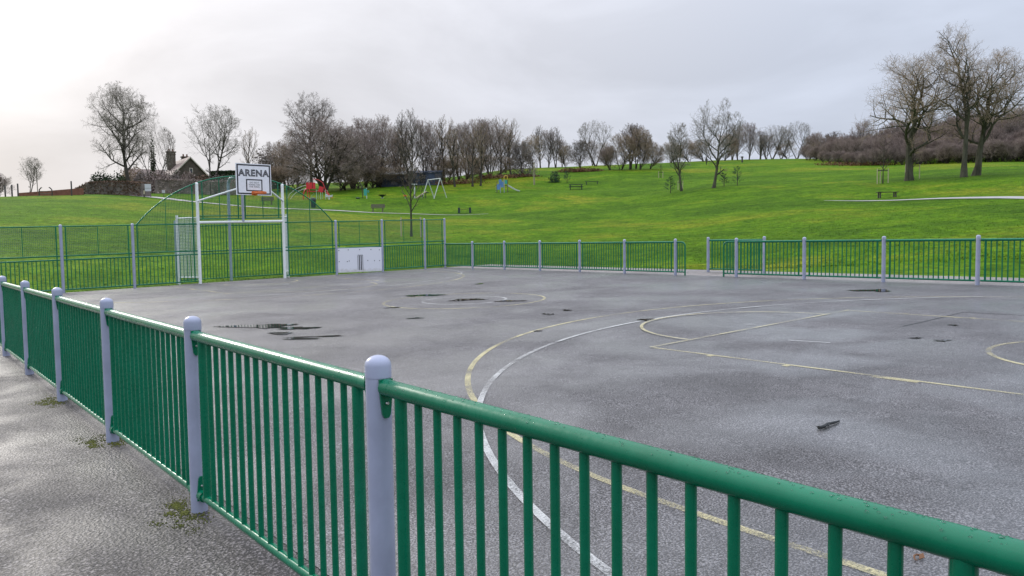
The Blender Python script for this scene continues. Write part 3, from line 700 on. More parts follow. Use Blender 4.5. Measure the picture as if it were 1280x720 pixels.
# ------------------------------------------------------------------ trees
ORD = ['leftmost', 'second', 'third', 'fourth', 'fifth', 'sixth', 'seventh', 'eighth', 'ninth', 'tenth', 'eleventh', 'twelfth', 'thirteenth', 'fourteenth', 'fifteenth', 'sixteenth', 'seventeenth', 'eighteenth']
def ranked(rows):
    o = sorted(range(len(rows)), key=lambda i: rows[i][0]); rk = {j: n for n, j in enumerate(o)}
    return [(ORD[rk[i]] + (' from the left' if rk[i] else ''),) + tuple(r_) for i, r_ in enumerate(rows)]
class Tree:
    """bare winter tree: limbs stop at the crown envelope, a set of ellipsoids (centre, radii)"""
    def __init__(s, seed, env, levels, stems=1, up=0.12, wig=0.16, sides=(8, 6, 5, 4, 3), kids=(10, 8, 7, 6), ang=(38, 62), r0=0.22, first=0.3, twr=0.009, lratio=0.62, droop=0.0, h=10.0, lean=(0, 0), spread=0.0):
        s.r = random.Random(seed); s.env = env; s.levels = levels; s.up = up; s.wig = wig; s.sides = sides; s.kids = kids; s.ang = ang
        s.twr = twr; s.lr = lratio; s.droop = droop; s.wood = MB(); s.twig = MB(); s.first = first; s.r0 = r0
        for k in range(stems):
            a = s.r.uniform(0, 6.283); q = spread*s.r.uniform(0.5, 1)
            d = Vector((lean[0]+q*math.cos(a), lean[1]+q*math.sin(a), 1)).normalized()
            p = Vector((0.25*q*math.cos(a)*stems**0.5*0.6, 0.25*q*math.sin(a)*stems**0.5*0.6, -0.15))
            s.grow(p, d, h*s.r.uniform(0.86, 1.0), r0*(1.0 if stems == 1 else s.r.uniform(0.55, 0.9)), 0)
    def inside(s, p):
        for c, rd in s.env:
            q = ((p.x-c[0])/rd[0])**2 + ((p.y-c[1])/rd[1])**2 + ((p.z-c[2])/rd[2])**2
            if q < 1: return True
        return False
    def reach(s, p, d):
        q = p.copy(); dd = d.copy(); st = 0.5; best = 0.0
        for i in range(1, 26):
            dd = (dd + Vector((0, 0, s.up*0.35))).normalized(); q = q + dd*st
            if s.inside(q): best = i*st
        return max(best, 1.0)
    def grow(s, p, d, ln, r, lv):
        rn = s.r; seg = (9, 7, 5, 3, 2)[min(lv, 4)]; st = ln/seg; pts = [p.copy()]; rad = [r*(1.35 if lv == 0 else 1)]
        tip = max(s.twr*0.5, r*(0.18 if lv else 0.14)); started = s.inside(p)
        for i in range(seg):
            wv = s.wig*(0.3 if lv == 0 else 1.0)
            d = d + Vector((rn.gauss(0, wv), rn.gauss(0, wv), rn.gauss(0, wv*0.7))) + Vector((0, 0, s.up if lv else 0.05))
            if lv >= 3: d.z -= s.droop
            d.normalize(); p = p + d*st; ins = s.inside(p)
            if p.z < 0.15 and lv: p.z = 0.15 + 0.1*rn.random()
            pts.append(p.copy()); t = (i+1)/seg; rad.append(r + (tip-r)*t**0.85)
            if ins: started = True
            elif started or (lv > 0 and i >= 1): break
        n = len(pts)
        if lv <= 2: s.wood.tube(pts, rad, s.sides[lv], False)
        else: s.twig.tube(pts, rad, s.sides[lv], False)
        if lv >= s.levels: return
        L_ = sum((pts[i+1]-pts[i]).length for i in range(n-1)); k = max(2, int(s.kids[lv]*min(1, L_/(ln*0.75))))
        if L_ < 0.12: return
        a0 = rn.uniform(0, 6.283)
        for c in range(k):
            t = (s.first if lv == 0 else 0.18) + (1-(s.first if lv == 0 else 0.18))*((c+rn.uniform(0.1, 0.9))/k); t = min(t, 0.99)
            f = t*(n-1); i = int(f); q = pts[i].lerp(pts[i+1], f-i); dd = (pts[i+1]-pts[i]).normalized()
            rr = rad[i]+(rad[i+1]-rad[i])*(f-i)
            a0 += 2.4+rn.uniform(-0.5, 0.5); o1 = dd.orthogonal().normalized(); o2 = dd.cross(o1)
            an = R(rn.uniform(*s.ang)); nd = dd*math.cos(an) + (o1*math.cos(a0)+o2*math.sin(a0))*math.sin(an)
            cl = ln*s.lr*rn.uniform(0.65, 1.1)*(1.0 - 0.45*t)
            if lv == 0: cl = max(cl*0.6, s.reach(q, nd)*rn.uniform(0.8, 1.05))
            elif lv == 1: cl = max(cl*0.5, min(cl, s.reach(q, nd)*1.05))
            cr = max(s.twr, min(rr*0.8, r*(0.52 if lv == 0 else 0.50)*(1-0.35*t)))
            s.grow(q, nd, cl, cr, lv+1)
    def meshes(s, name, bark, twig): return s.wood.mesh(name+'_trunk', bark), s.twig.mesh(name+'_crown', twig, False)
E1 = lambda c, r_: [(c, r_)]
TV = {}
def variant(key, bark, twig, **kw):
    t = Tree(**kw); TV[key] = t.meshes(key, M[bark], M[twig])
variant('oval', 'bark', 'twig_grey', seed=11, env=[((-0.8, 0, 10.4), (5.3, 5.0, 6.2)), ((-3.3, 0, 5.2), (3.6, 3.6, 2.3)), ((2.0, 0, 6.4), (3.2, 3.2, 2.5))], levels=4, h=13.5, r0=0.36, first=0.24, kids=(17, 10, 9, 8), ang=(42, 76), up=0.09, wig=0.13, lratio=0.66, lean=(-0.06, 0), twr=0.01)
variant('fan', 'bark', 'twig_grey', seed=23, env=E1((0, 0, 8.0), (5.4, 5.0, 4.8)), levels=4, stems=3, h=11.5, r0=0.24, first=0.3, kids=(9, 8, 7, 6), ang=(34, 62), up=0.1, wig=0.11, spread=0.6, lratio=0.6, twr=0.009)
variant('dome', 'bark', 'twig_dark', seed=31, env=E1((0, 0, 11.0), (4.9, 4.9, 5.2)), levels=4, stems=1, h=14.0, r0=0.30, first=0.42, kids=(16, 10, 8, 7), ang=(40, 74), up=0.11, wig=0.12, lratio=0.55, twr=0.01)
variant('weeping', 'bark', 'twig_plum', seed=37, env=[((0, 0, 6.4), (6.6, 6.2, 6.6)), ((3.0, 0, 4.0), (5.0, 4.5, 4.6))], levels=4, stems=6, h=11.5, r0=0.34, first=0.12, kids=(11, 9, 8, 6), ang=(30, 66), up=0.03, wig=0.15, spread=0.55, droop=0.25, lratio=0.62, twr=0.01)
variant('upright', 'bark', 'twig_dark', seed=41, env=E1((0, 0, 7.6), (3.3, 3.3, 6.2)), levels=4, stems=2, h=13.0, r0=0.22, first=0.14, kids=(14, 9, 7, 6), ang=(28, 52), up=0.16, wig=0.12, spread=0.25, lratio=0.46, twr=0.009)
variant('slim', 'bark', 'twig_brown', seed=47, env=E1((0, 0, 6.9), (2.8, 2.8, 5.2)), levels=4, stems=1, h=11.5, r0=0.17, first=0.24, kids=(14, 9, 7, 6), ang=(28, 52), up=0.16, wig=0.13, lratio=0.44, lean=(-0.05, 0), twr=0.008)
variant('woodland', 'bark', 'twig_plum', seed=53, env=E1((0, 0, 6.2), (3.9, 3.9, 5.4)), levels=4, stems=4, h=10.5, r0=0.18, first=0.12, kids=(11, 8, 7, 6), ang=(28, 56), up=0.10, wig=0.14, spread=0.4, lratio=0.55, twr=0.009)
variant('thicket', 'bark', 'twig_brown', seed=59, env=E1((0, 0, 5.0), (4.2, 4.0, 4.9)), levels=4, stems=6, h=8.5, r0=0.15, first=0.08, kids=(9, 8, 7, 6), ang=(30, 60), up=0.08, wig=0.16, spread=0.55, lratio=0.56, twr=0.009)
variant('hawthorn', 'bark', 'twig_dark', seed=61, env=E1((0, 0, 3.5), (3.0, 3.0, 2.7)), levels=4, stems=3, h=5.5, r0=0.16, first=0.16, kids=(11, 8, 7, 6), ang=(34, 70), up=0.05, wig=0.18, spread=0.4, lratio=0.6, twr=0.010)
variant('scrub', 'bark', 'twig_plum', seed=67, env=E1((0, 0, 2.4), (3.6, 3.2, 2.7)), levels=4, stems=7, h=4.6, r0=0.08, first=0.05, kids=(8, 8, 7, 6), ang=(28, 58), up=0.09, wig=0.17, spread=0.7, lratio=0.6, twr=0.01)
variant('orchard', 'barkgreen', 'twig_grey', seed=71, env=[((0.2, 0, 6.6), (3.3, 3.2, 3.9)), ((2.1, 0, 4.6), (2.4, 2.0, 2.0))], levels=4, h=8.6, r0=0.21, first=0.20, kids=(13, 10, 8, 7), ang=(38, 66), up=0.13, wig=0.18, lratio=0.62, lean=(0.08, 0), twr=0.008)
variant('orchard_b', 'barkgreen', 'twig_grey', seed=73, env=[((-0.2, 0, 5.2), (2.5, 2.4, 3.2)), ((-1.6, 0, 3.5), (2.0, 1.7, 1.3))], levels=4, h=7.0, r0=0.17, first=0.26, kids=(13, 9, 8, 7), ang=(36, 64), up=0.12, wig=0.18, lratio=0.62, lean=(-0.05, 0), twr=0.008)
variant('oak_a', 'barkgreen', 'twig_brown', seed=83, env=[((0.3, 0, 9.0), (3.9, 4.0, 6.0)), ((-3.2, 0, 7.2), (3.3, 3.3, 3.9)), ((2.6, 0, 6.6), (2.6, 3.2, 3.6))], levels=4, h=12.2, r0=0.34, first=0.19, kids=(14, 10, 8, 6), ang=(38, 70), up=0.08, wig=0.22, lratio=0.76, twr=0.008)
variant('oak_b', 'barkgreen', 'twig_brown', seed=89, env=[((0.2, 0, 11.5), (3.7, 4.0, 6.8)), ((-2.6, 0, 8.4), (2.8, 3.2, 4.2)), ((2.8, 0, 9.4), (2.6, 3.0, 3.4))], levels=4, h=16.5, r0=0.32, first=0.26, kids=(17, 10, 8, 6), ang=(38, 70), up=0.09, wig=0.21, lratio=0.62, twr=0.008)
variant('oak_c', 'barkgreen', 'twig_brown', seed=97, env=[((2.2, 0, 8.6), (4.4, 4.0, 6.2)), ((4.6, 0, 6.6), (3.0, 3.4, 3.6)), ((-1.6, 0, 6.5), (2.6, 2.6, 2.6))], levels=4, h=13.0, r0=0.36, first=0.26, kids=(14, 10, 8, 6), ang=(38, 70), up=0.08, wig=0.22, lratio=0.76, lean=(0.06, 0), twr=0.008)
variant('sapling', 'bark', 'twig_brown', seed=101, env=E1((0, 0, 3.2), (1.15, 1.15, 2.0)), levels=3, h=4.7, r0=0.07, first=0.30, kids=(16, 6, 4, 3), ang=(34, 60), up=0.06, wig=0.10, lratio=0.30, twr=0.010)
YAWZ = -YAW    # turn a tree built facing the picture so its x axis runs along the picture
def tree(key, px, d, hs, label, group=None, ws=None, rz=0.0, name='tree', flip=1, z=0.0):
    p = at(px, d); p.z += z; ws = ws or hs
    e = thing(name, p, label, 'shrub' if name == 'shrub' else 'tree', group, YAWZ+rz)
    a, b = TV[key]
    put('trunk', a, e, None, None, (ws*flip, ws, hs)); put('crown', b, e, None, None, (ws*flip, ws, hs)); return e
# big trees one can single out
tree('oval', 163, 118, 0.92, 'large oval bare tree on the left skyline above the brown hedge')
tree('fan', 37, 118, 0.42, 'small bare tree alone on the far left skyline', ws=0.40)
tree('fan', 263, 122, 1.03, 'pale spreading bare tree with forked stems right of the house')
tree('fan', 196, 132, 0.84, 'slight bare tree between the oval tree and the house', ws=0.62, rz=1.2)
tree('slim', 314, 150, 0.95, 'thin bare tree rising behind the basketball backboard', rz=0.6)
tree('dome', 390, 134, 1.02, 'bare dome-crowned tree standing above the bushy tree behind the climbing frame')
tree('weeping', 405, 120, 0.88, 'broad bushy bare tree with drooping twigs behind the red climbing frame', ws=1.0)
tree('upright', 514, 124, 0.92, 'dark upright bare tree behind the staked sapling')
tree('slim', 569, 125, 0.86, 'slender bare tree leaning left, nearest the swing frame', ws=1.0, rz=0.3)
tree('slim', 591, 125, 0.80, 'slender bare tree, middle one of three between swing and small slide', ws=1.0, rz=2.1)
tree('slim', 601, 126, 0.92, 'slender bare tree, right one of three between swing and small slide', ws=0.9, rz=4.0)
tree('woodland', 613, 138, 0.95, 'bare multi-stemmed tree at the wood edge left of the round dark thorn tree')
ROUND_THORN = tree('hawthorn', 655, 139, 1.0, 'round dark thorn tree standing behind the small slide')
tree('hawthorn', 726, 150, 0.98, 'dark thorn tree on a patch of red-brown bracken', rz=1.3)
tree('orchard', 892, 94, 1.0, 'bare tree with a low limb to the right, taller of the pair mid-slope')
tree('orchard_b', 852, 95, 0.98, 'shorter bare tree of the pair mid-slope, beside a small pine')
tree('oak_a', 1136, 88, 1.0, 'large spreading bare tree, left one of the three on the right', ws=1.15)
tree('oak_b', 1204, 87, 0.87, 'tallest bare tree, middle one of the three on the right')
tree('oak_c', 1219, 90, 0.86, 'bare tree leaning to the right edge, right one of the three on the right', ws=1.0)
# wood edge behind the playground
rnd = random.Random(9)
WG = 'bare trees of the wood edge behind the playground'
for i, (od, px, d, k, hs, ws) in enumerate(ranked([(348, 140, 'woodland', .72, .9), (362, 132, 'thicket', .85, .9), (442, 128, 'weeping', .80, .75), (458, 134, 'woodland', 1.02, 1.0), (476, 132, 'woodland', 1.06, .95), (492, 136, 'thicket', 1.08, .9), (502, 138, 'upright', .84, .9),
        (530, 134, 'woodland', .98, .9), (545, 138, 'upright', .82, 1.0), (556, 134, 'slim', 1.0, 1.1), (575, 140, 'woodland', .92, .9), (585, 146, 'upright', .78, 1.0), (600, 146, 'woodland', 1.0, .9), (626, 142, 'slim', .92, 1.1), (639, 146, 'slim', .90, 1.1), (632, 156, 'woodland', .80, .9)])):
    tree(k, px, d, hs*rnd.uniform(.96, 1.04), 'bare tree, ' + od + ' in the dense brown wood behind the playground', WG, ws, rnd.uniform(0, 6.28))
TG = 'brown thickets under the wood edge'
for px, d, hs in [(352, 128, .42), (372, 126, .5), (432, 126, .5), (450, 128, .5), (468, 130, .55), (496, 139, .55), (560, 134, .5), (580, 134, .5), (608, 138, .45), (545, 139, .48), (508, 130, .34), (478, 130, .34), (425, 124, .5), (340, 128, .36), (622, 144, .4)]:
    tree('thicket', px, d, hs, 'brown leafless thicket filling the foot of the wood edge', TG, .9, rnd.uniform(0, 6.28), 'shrub')
SG = 'pale bare trees on the skyline behind the thorn trees'
for od, px, d, k, hs in ranked([(676, 185, 'upright', .74), (686, 190, 'woodland', .82), (695, 185, 'upright', .72), (703, 195, 'woodland', .62), (745, 190, 'fan', .88), (741, 205, 'woodland', .62), (668, 180, 'thicket', .8), (756, 190, 'thicket', .6), (708, 185, 'thicket', .55)]):
    tree(k, px, d, hs, 'pale skyline tree, ' + od + ' of those around the thorn trees', SG, None, rnd.uniform(0, 6.28))
CG = 'dark bare trees of the clump on the crest'
for od, px, d, k, hs, ws in ranked([(776, 150, 'thicket', .72, .85), (788, 152, 'upright', .66, 1.1), (800, 150, 'thicket', .82, .8), (795, 156, 'woodland', .78, .9), (812, 152, 'thicket', .55, .8), (764, 152, 'scrub', .9, .9)]):
    tree(k, px, d, hs, 'dark many-stemmed bare tree, ' + od + ' in the clump on the crest', CG, ws, rnd.uniform(0, 6.28))
HG = 'bare trees along the far crest'
for od, px, d, k, hs, ws in ranked([(838, 200, 'thicket', .55, .9), (862, 210, 'thicket', .6, 1.0), (880, 215, 'thicket', .62, 1.1), (905, 215, 'thicket', .75, 1.0), (922, 220, 'woodland', .85, .9), (936, 225, 'woodland', .92, .9), (950, 240, 'upright', .62, 1.0), (965, 235, 'fan', .78, .85), (976, 245, 'fan', .72, .7), (996, 245, 'fan', .90, .85), (958, 250, 'woodland', .7, 1.0), (985, 255, 'thicket', .62, 1.0), (915, 240, 'upright', .66, 1.)]):
    tree(k, px, d, hs, 'bare tree, ' + od + ' in the distant row along the right crest', HG, ws, rnd.uniform(0, 6.28))
PG = 'plum-brown scrub bushes along the right skyline'
k = 0
for row, (d0, base, step) in enumerate(((161, 0.62, 10), (167, 1.0, 13), (178, 1.28, 15), (194, 1.6, 17))):
    px = 1008 + row*5
    while px < 1330:
        hs = base*(0.72+0.28*min(1, (px-1000)/110))*rnd.uniform(.85, 1.12)*(1.0 + 0.25*max(0, (px-1180)/100))
        dd = d0 + 45*max(0, (1060-px)/60)
        kk, km = rnd.choice((('scrub', 1.0), ('scrub', 1.0), ('thicket', 0.52), ('hawthorn', 0.82), ('woodland', 0.50)))
        hs *= km*rnd.uniform(0.9, 1.15)
        tree(kk if row else 'scrub', px+rnd.uniform(-4, 4), dd+rnd.uniform(-4, 4), hs if row else hs/km, 'plum-brown leafless bush in the scrub along the right skyline', PG, (hs if row else hs/km)*rnd.uniform(.9, 1.25), rnd.uniform(0, 6.28), 'shrub'); px += step
# brown bush at the left edge
tree('scrub', -2, 104, 0.52, 'brown bush on the skyline at the left picture edge', rz=1.0, name='shrub')
tree('scrub', -22, 106, 0.7, 'brown bush on the skyline just outside the left picture edge', rz=2.0, name='shrub')

# ------------------------------------------------------------------ leafy shrubs, hedges, pines
def leaf_mass(n, inside_fn, seed, size, flat=0.0):
    r_ = random.Random(seed); b = MB()
    for _ in range(n):
        c = inside_fn(r_); s = size*r_.uniform(0.6, 1.3)
        u = Vector((r_.gauss(0, 1), r_.gauss(0, 1), r_.gauss(0, 1))).normalized(); w_ = u.orthogonal().normalized(); a = r_.uniform(0, 6.28)
        w_ = (w_*math.cos(a) + u.cross(w_)*math.sin(a)); x = u.cross(w_)
        b.add([c-w_*s*0.5, c+x*s*0.35, c+w_*s*0.6, c-x*s*0.35], [(0, 1, 2, 3)])
    return b
def dome_fn(rx, ry, rz, lump, seed):
    q = random.Random(seed); ph = [q.uniform(0, 6.28) for _ in range(5)]
    def f(r_):
        a = r_.uniform(0, 6.283); e = math.asin(r_.uniform(-0.12, 1)); k = (r_.random()**0.35)
        m_ = 1 + lump*(math.sin(3*a+ph[0]+2*e)+0.7*math.sin(5*a+ph[1]-3*e)+0.6*math.sin(9*a+ph[2]+7*e))
        k *= m_; return Vector((rx*k*math.cos(e)*math.cos(a), ry*k*math.cos(e)*math.sin(a), max(0.02, rz*k*math.sin(e))))
    return f
def shrub(px, d, rx, rz_, mat, label, n=2600, seed=1, size=0.22, name='shrub', lump=.09, group=None):
    p = at(px, d); e = thing(name, p, label, 'shrub', group, YAWZ)
    leaf_mass(n, dome_fn(rx, rx*0.8, rz_, lump, seed), seed, size).build('foliage', M[mat], e, smooth=False)
    b = MB(); r_ = random.Random(seed)
    for i in range(7):
        a = r_.uniform(0, 6.28); b.tube([(0.1*math.cos(a), 0.1*math.sin(a), -0.1), (rx*0.3*math.cos(a), rx*0.3*math.sin(a), rz_*0.5), (rx*0.5*math.cos(a), rx*0.5*math.sin(a), rz_*0.8)], [0.06, 0.04, 0.015], 5)
    b.build('stems', M['bark'], e); return e
shrub(126, 116, 1.7, 2.9, 'evergreen', 'dark evergreen shrub left of the oval tree trunk', seed=2)
shrub(147, 112, 2.0, 2.6, 'evergreen', 'dark evergreen shrub in front of the oval tree trunk', seed=3)
shrub(168, 122, 2.2, 3.9, 'twig_brown', 'tall brown garden shrub right of the oval tree trunk', seed=4, n=2400)
shrub(181, 118, 2.0, 3.0, 'twig_dark', 'dark garden shrub below the house, behind the noticeboard', seed=5)
shrub(198, 116, 2.4, 2.9, 'twig_plum', 'plum-brown garden shrub below the house gable, left side', seed=6)
shrub(214, 117, 2.3, 3.2, 'twig_dark', 'dark garden shrub below the house gable, centre', seed=7)
shrub(233, 118, 2.4, 3.0, 'twig_plum', 'plum-brown garden shrub below the house gable, right side', seed=8)
shrub(252, 117, 2.2, 2.6, 'hedge', 'red-brown garden shrub left of the forked tree', seed=9)
shrub(275, 119, 2.6, 2.7, 'twig_dark', 'dark garden shrub under the forked tree', seed=10)
shrub(297, 121, 2.5, 2.8, 'twig_plum', 'plum-brown garden shrub behind the left goal brace', seed=11)
shrub(320, 124, 2.5, 3.0, 'twig_dark', 'dark garden shrub behind the backboard', seed=12)
shrub(336, 140, 2.9, 7.2, 'twig_dark', 'tall dark rounded tree behind the right edge of the backboard', seed=13, n=4200, size=.26)
shrub(193, 138, 0.55, 9.0, 'evergreen', 'narrow dark conifer left of the house chimney', seed=14, n=1500)
shrub(693.5, 128, 1.05, 1.9, 'pine', 'small dark bush on the grass right of the pale pole', seed=15, n=700, size=.2)
leaf_mass(2400, dome_fn(2.6, 2.1, 4.8, .09, 16), 16, 0.2).build('foliage', M['twig_dark'], ROUND_THORN, smooth=False)   # dense inner twigs of the round thorn
for px, d, rx, rz_, sd, lb in ((715, 149, 3.4, 0.8, 31, 'low red-brown bracken patch left under the thorn tree'), (735, 149, 3.2, 0.7, 32, 'low red-brown bracken patch right under the thorn tree'), (648, 138, 4.0, 0.55, 33, 'low brown bracken patch beneath the round thorn tree'),
        (1050, 163, 5.0, 0.7, 34, 'low red-brown bracken strip below the plum scrub, left part'), (1085, 160, 5.0, 0.8, 35, 'low red-brown bracken strip below the plum scrub, right part'), (575, 131, 5.0, 0.9, 36, 'low brown bracken under the wood edge left of the slender trees'), (618, 137, 5.0, 0.8, 37, 'low brown bracken under the wood edge right of the slender trees')):
    p = at(px, d); e = thing('bracken', p, lb, 'bracken', None, YAWZ)
    f = dome_fn(rx, rx*0.4, rz_, .12, sd)
    leaf_mass(900, f, sd, 0.24).build('fronds', M['bracken'], e, smooth=False)
def hedge(pts, h, wd, mat, label, n, seed, size=0.2, top=None):
    """clipped hedge following ground points (px, d)"""
    P = [at(*q) for q in pts]; base = P[0].copy(); e = thing('hedge', base, label, 'hedge')
    hs = top or [h]*len(P)
    def f(r_):
        t = r_.random()*(len(P)-1); i = min(int(t), len(P)-2); a = P[i].lerp(P[i+1], t-i); hh = hs[i]+(hs[i+1]-hs[i])*(t-i)
        dr = (P[i+1]-P[i]); nn = Vector((-dr.y, dr.x, 0)).normalized()
        k = r_.random()
        if k < 0.45: off, z = r_.choice((-1, 1))*wd/2*r_.uniform(.85, 1.06), hh*r_.random()
        else: off, z = wd*r_.uniform(-.5, .5), hh*r_.uniform(.80, 1.04)
        return a + nn*off + Vector((0, 0, z)) - base
    leaf_mass(n, f, seed, size).build('foliage', M[mat], e, smooth=False)
    b = MB()
    for i in range(len(P)-1):
        dr = (P[i+1]-P[i]); nn = Vector((-dr.y, dr.x, 0)).normalized()*wd*0.42
        a, c = P[i]-base, P[i+1]-base; up0, up1 = Vector((0, 0, hs[i]*0.93)), Vector((0, 0, hs[i+1]*0.93)); dn = Vector((0, 0, -0.3))
        b.add([a-nn+dn, a+nn+dn, c+nn+dn, c-nn+dn, a-nn+up0, a+nn+up0, c+nn+up1, c-nn+up1], [(0,3,2,1), (4,5,6,7), (0,1,5,4), (1,2,6,5), (2,3,7,6), (3,0,4,7)])
    b.build('inner_twigs', M['twig_dark'], e, smooth=False); return e
hedge([(183, 96), (165, 98), (140, 100), (116, 102), (98, 106)], 1.5, 1.3, 'hedge', 'clipped brown hedge on the left crest, ending at the noticeboard', 5200, 5, 0.17, [1.55, 1.6, 1.55, 1.4, .6])
hedge([(264, 130), (285, 130), (306, 130)], 5.6, 1.6, 'evergreen', 'tall dark evergreen hedge right of the house', 5000, 6, 0.26, [3.1, 3.2, 3.2])
hedge([(196, 112), (225, 113), (262, 114), (300, 118)], 1.9, 1.0, 'twig_plum', 'low plum-brown garden hedge behind the top of the goal arch', 4200, 8, 0.18)
def pine(px, d, h, label, seed):
    p = at(px, d); e = thing('pine_tree', p, label, 'pine', 'small young pines on the slope', YAWZ); r_ = random.Random(seed)
    MB().tube([(0,0,-0.1), (0.02, 0, h*0.5), (0, 0, h*0.97)], [0.05, 0.035, 0.01], 6).build('trunk', M['bark'], e)
    b = MB()
    for k in range(34):
        z = h*(0.10+0.86*(k/34)); ln = h*0.36*(1-z/h)**0.7*r_.uniform(.7, 1.15) + 0.1; a = r_.uniform(0, 6.28); q = Vector((math.cos(a), math.sin(a), 0.55))
        for j in range(16):
            t = r_.uniform(.25, 1); c = Vector((0, 0, z)) + q*ln*t; dd = (q + Vector((r_.gauss(0, .6), r_.gauss(0, .6), r_.gauss(0, .5)))).normalized()*0.17; sd = dd.orthogonal().normalized()*0.028
            b.add([c-sd, c+sd, c+dd], [(0, 1, 2)])
    b.build('crown', M['pine'], e, smooth=False)
pine(838, 94, 2.0, 'small young pine in front of the shorter bare tree', 1)
pine(905, 96, 1.6, 'faint small pine right beside the taller mid-slope tree', 2)
pine(921.5, 96, 2.3, 'small pointed pine, rightmost of the three on the slope', 3)
pine(709, 127, 2.0, 'small dark pine on the grass left of the first thorn tree', 4)

# ------------------------------------------------------------------ paths
def ground_path(name, pts, w0, w1, mat=None):
    P = [at(*q) for q in pts]; D = []
    for i in range(len(P)-1):
        for j in range(12): D.append(P[i].lerp(P[i+1], j/12))
    D.append(P[-1]); v = []; f = []; n = 5
    for i, p in enumerate(D):
        t = (D[min(i+1, len(D)-1)]-D[max(i-1, 0)]); nn = Vector((-t.y, t.x, 0)).normalized()
        for k in range(n):
            wid = w0+(w1-w0)*i/len(D); q = p + nn*wid*(k/(n-1)-0.5); v.append((q.x, q.y, T(q.x, q.y)+0.035))
    for i in range(len(D)-1):
        for k in range(n-1): a = i*n+k; f.append((a, a+1, a+n+1, a+n))
    b = MB(); b.v = v; b.f = f; tag(b.build(name, mat or M['path'], smooth=False), kind='structure')
ground_path('park_path', [(172, 97), (200, 94), (235, 90.5), (300, 88), (360, 87), (420, 86), (480, 85), (540, 84), (610, 83.5)], 2.0, 0.25)
ground_path('park_path', [(1030, 68.5), (1100, 66.5), (1180, 63.5), (1260, 60), (1340, 57)], 0.2, 2.6)

# ------------------------------------------------------------------ house and sheds
def house():
    p = at(230, 142); p.z -= 3.6; e = thing('house', p, 'stone house gable with two chimneys rising behind the garden shrubs on the left', 'house', None, YAWZ+R(38))
    W, D, EH, RH = 7.0, 9.0, 5.0, 3.7
    b = MB(); b.prism([(-W/2, -D/2, -1), (W/2, -D/2, -1), (W/2, -D/2, EH), (0, -D/2, EH+RH), (-W/2, -D/2, EH)], (0, D, 0)); b.build('wall', M['stone'], e, smooth=False)
    for s in (-1, 1):
        b = MB(); b.prism([(0, -D/2-0.25, EH+RH+0.18), (s*(W/2+0.4), -D/2-0.25, EH-0.25), (s*(W/2+0.4), -D/2-0.25, EH-0.40), (0, -D/2-0.25, EH+RH+0.02)], (0, D+0.5, 0)); rf = b.build('roof', M['roof'], e, smooth=False)
        b = MB(); b.prism([(s*0.02, -D/2-0.30, EH+RH+0.16), (s*(W/2+0.4), -D/2-0.30, EH-0.25), (s*(W/2+0.4), -D/2-0.30, EH-0.48), (s*0.02, -D/2-0.30, EH+RH-0.08)], (0, 0.046, 0)); b.build('verge_board', M['trim'], rf, smooth=False)
    # side wing running left with its own lower roof
    b = MB(); b.prism([(-W/2-5.0, 0, -1), (-W/2, 0, -1), (-W/2, 0, EH-0.4), (-W/2-5.0, 0, EH-0.4)], (0, 4.2, 0)); b.build('side_wing', M['stone'], e, smooth=False)
    b = MB(); b.prism([(-W/2-5.2, -0.3, EH-0.5), (-W/2-5.2, 2.1, EH+2.1), (-W/2-5.2, 4.5, EH-0.5)], (6.2, 0, 0)); b.build('side_roof', M['roof'], e, smooth=False)
    for x, y, w_, h, zt in ((-1.5, 1.2, 1.25, 3.0, EH+RH+1.35), (1.1, 2.4, 1.1, 2.4, EH+RH+0.75)):
        b = MB(); b.box((x, y, zt-h/2), (w_, 0.8, h)); b.box((x, y, zt+0.06), (w_+0.24, 1.0, 0.18)); b.box((x, y, zt-0.35), (w_+0.14, 0.92, 0.12)); ch = b.build('chimney', M['stone'], e, smooth=False)
        for k in (-1, 1): MB().lathe([(0.14, 0), (0.12, 0.35), (0.15, 0.4)], 8).build('chimney_pot', M['brick'], ch, (x+k*0.3, y, zt+0.15))
    for x, z, w_, h in ((0.1, EH+1.55, 0.35, 0.75), (-1.2, EH-0.9, 0.8, 1.0), (1.5, EH-0.9, 0.8, 1.0)):
        o = MB().box((x, -D/2-0.02, z), (w_+0.2, 0.06, h+0.2)).build('window', M['trim'], e, smooth=False)
        MB().box((x, -D/2-0.06, z), (w_, 0.03, h)).build('pane', M['glass'], o, smooth=False)
house()
def shed(px, d, w_, h, dp, roofh, label, wall, roof, panels):
    p = at(px, d); e = thing('shed', p, label, 'shed', None, YAWZ)
    MB().box((0, 0, h/2-0.3), (w_, dp, h+0.6)).build('wall', wall, e, smooth=False)
    b = MB(); b.prism([(-w_/2-.15, -dp/2-.25, h), (-w_/2-.15, dp/2+.25, h+roofh), (-w_/2-.15, dp/2+.25, h+roofh+.12), (-w_/2-.15, -dp/2-.25, h+.12)], (w_+.3, 0, 0)); b.build('roof', roof, e, smooth=False)
    for i in range(panels):
        x = -w_/2 + w_*(i+0.5)/panels; MB().box((x, -dp/2-0.03, h*0.5), (w_/panels*0.78, 0.06, h*0.8)).build('door_panel', M['shed'] if i % 2 else M['glass'], e, smooth=False)
shed(490, 133, 5.0, 1.9, 2.6, 0.7, 'pale-roofed low shed glimpsed between the wood-edge trunks', M['shed'], M['shedroof'], 4)
shed(530, 134, 6.5, 2.0, 2.6, 0.5, 'blue-grey low shed right of the pale-roofed one, behind the dark upright tree', M['shed'], M['shed'], 5)
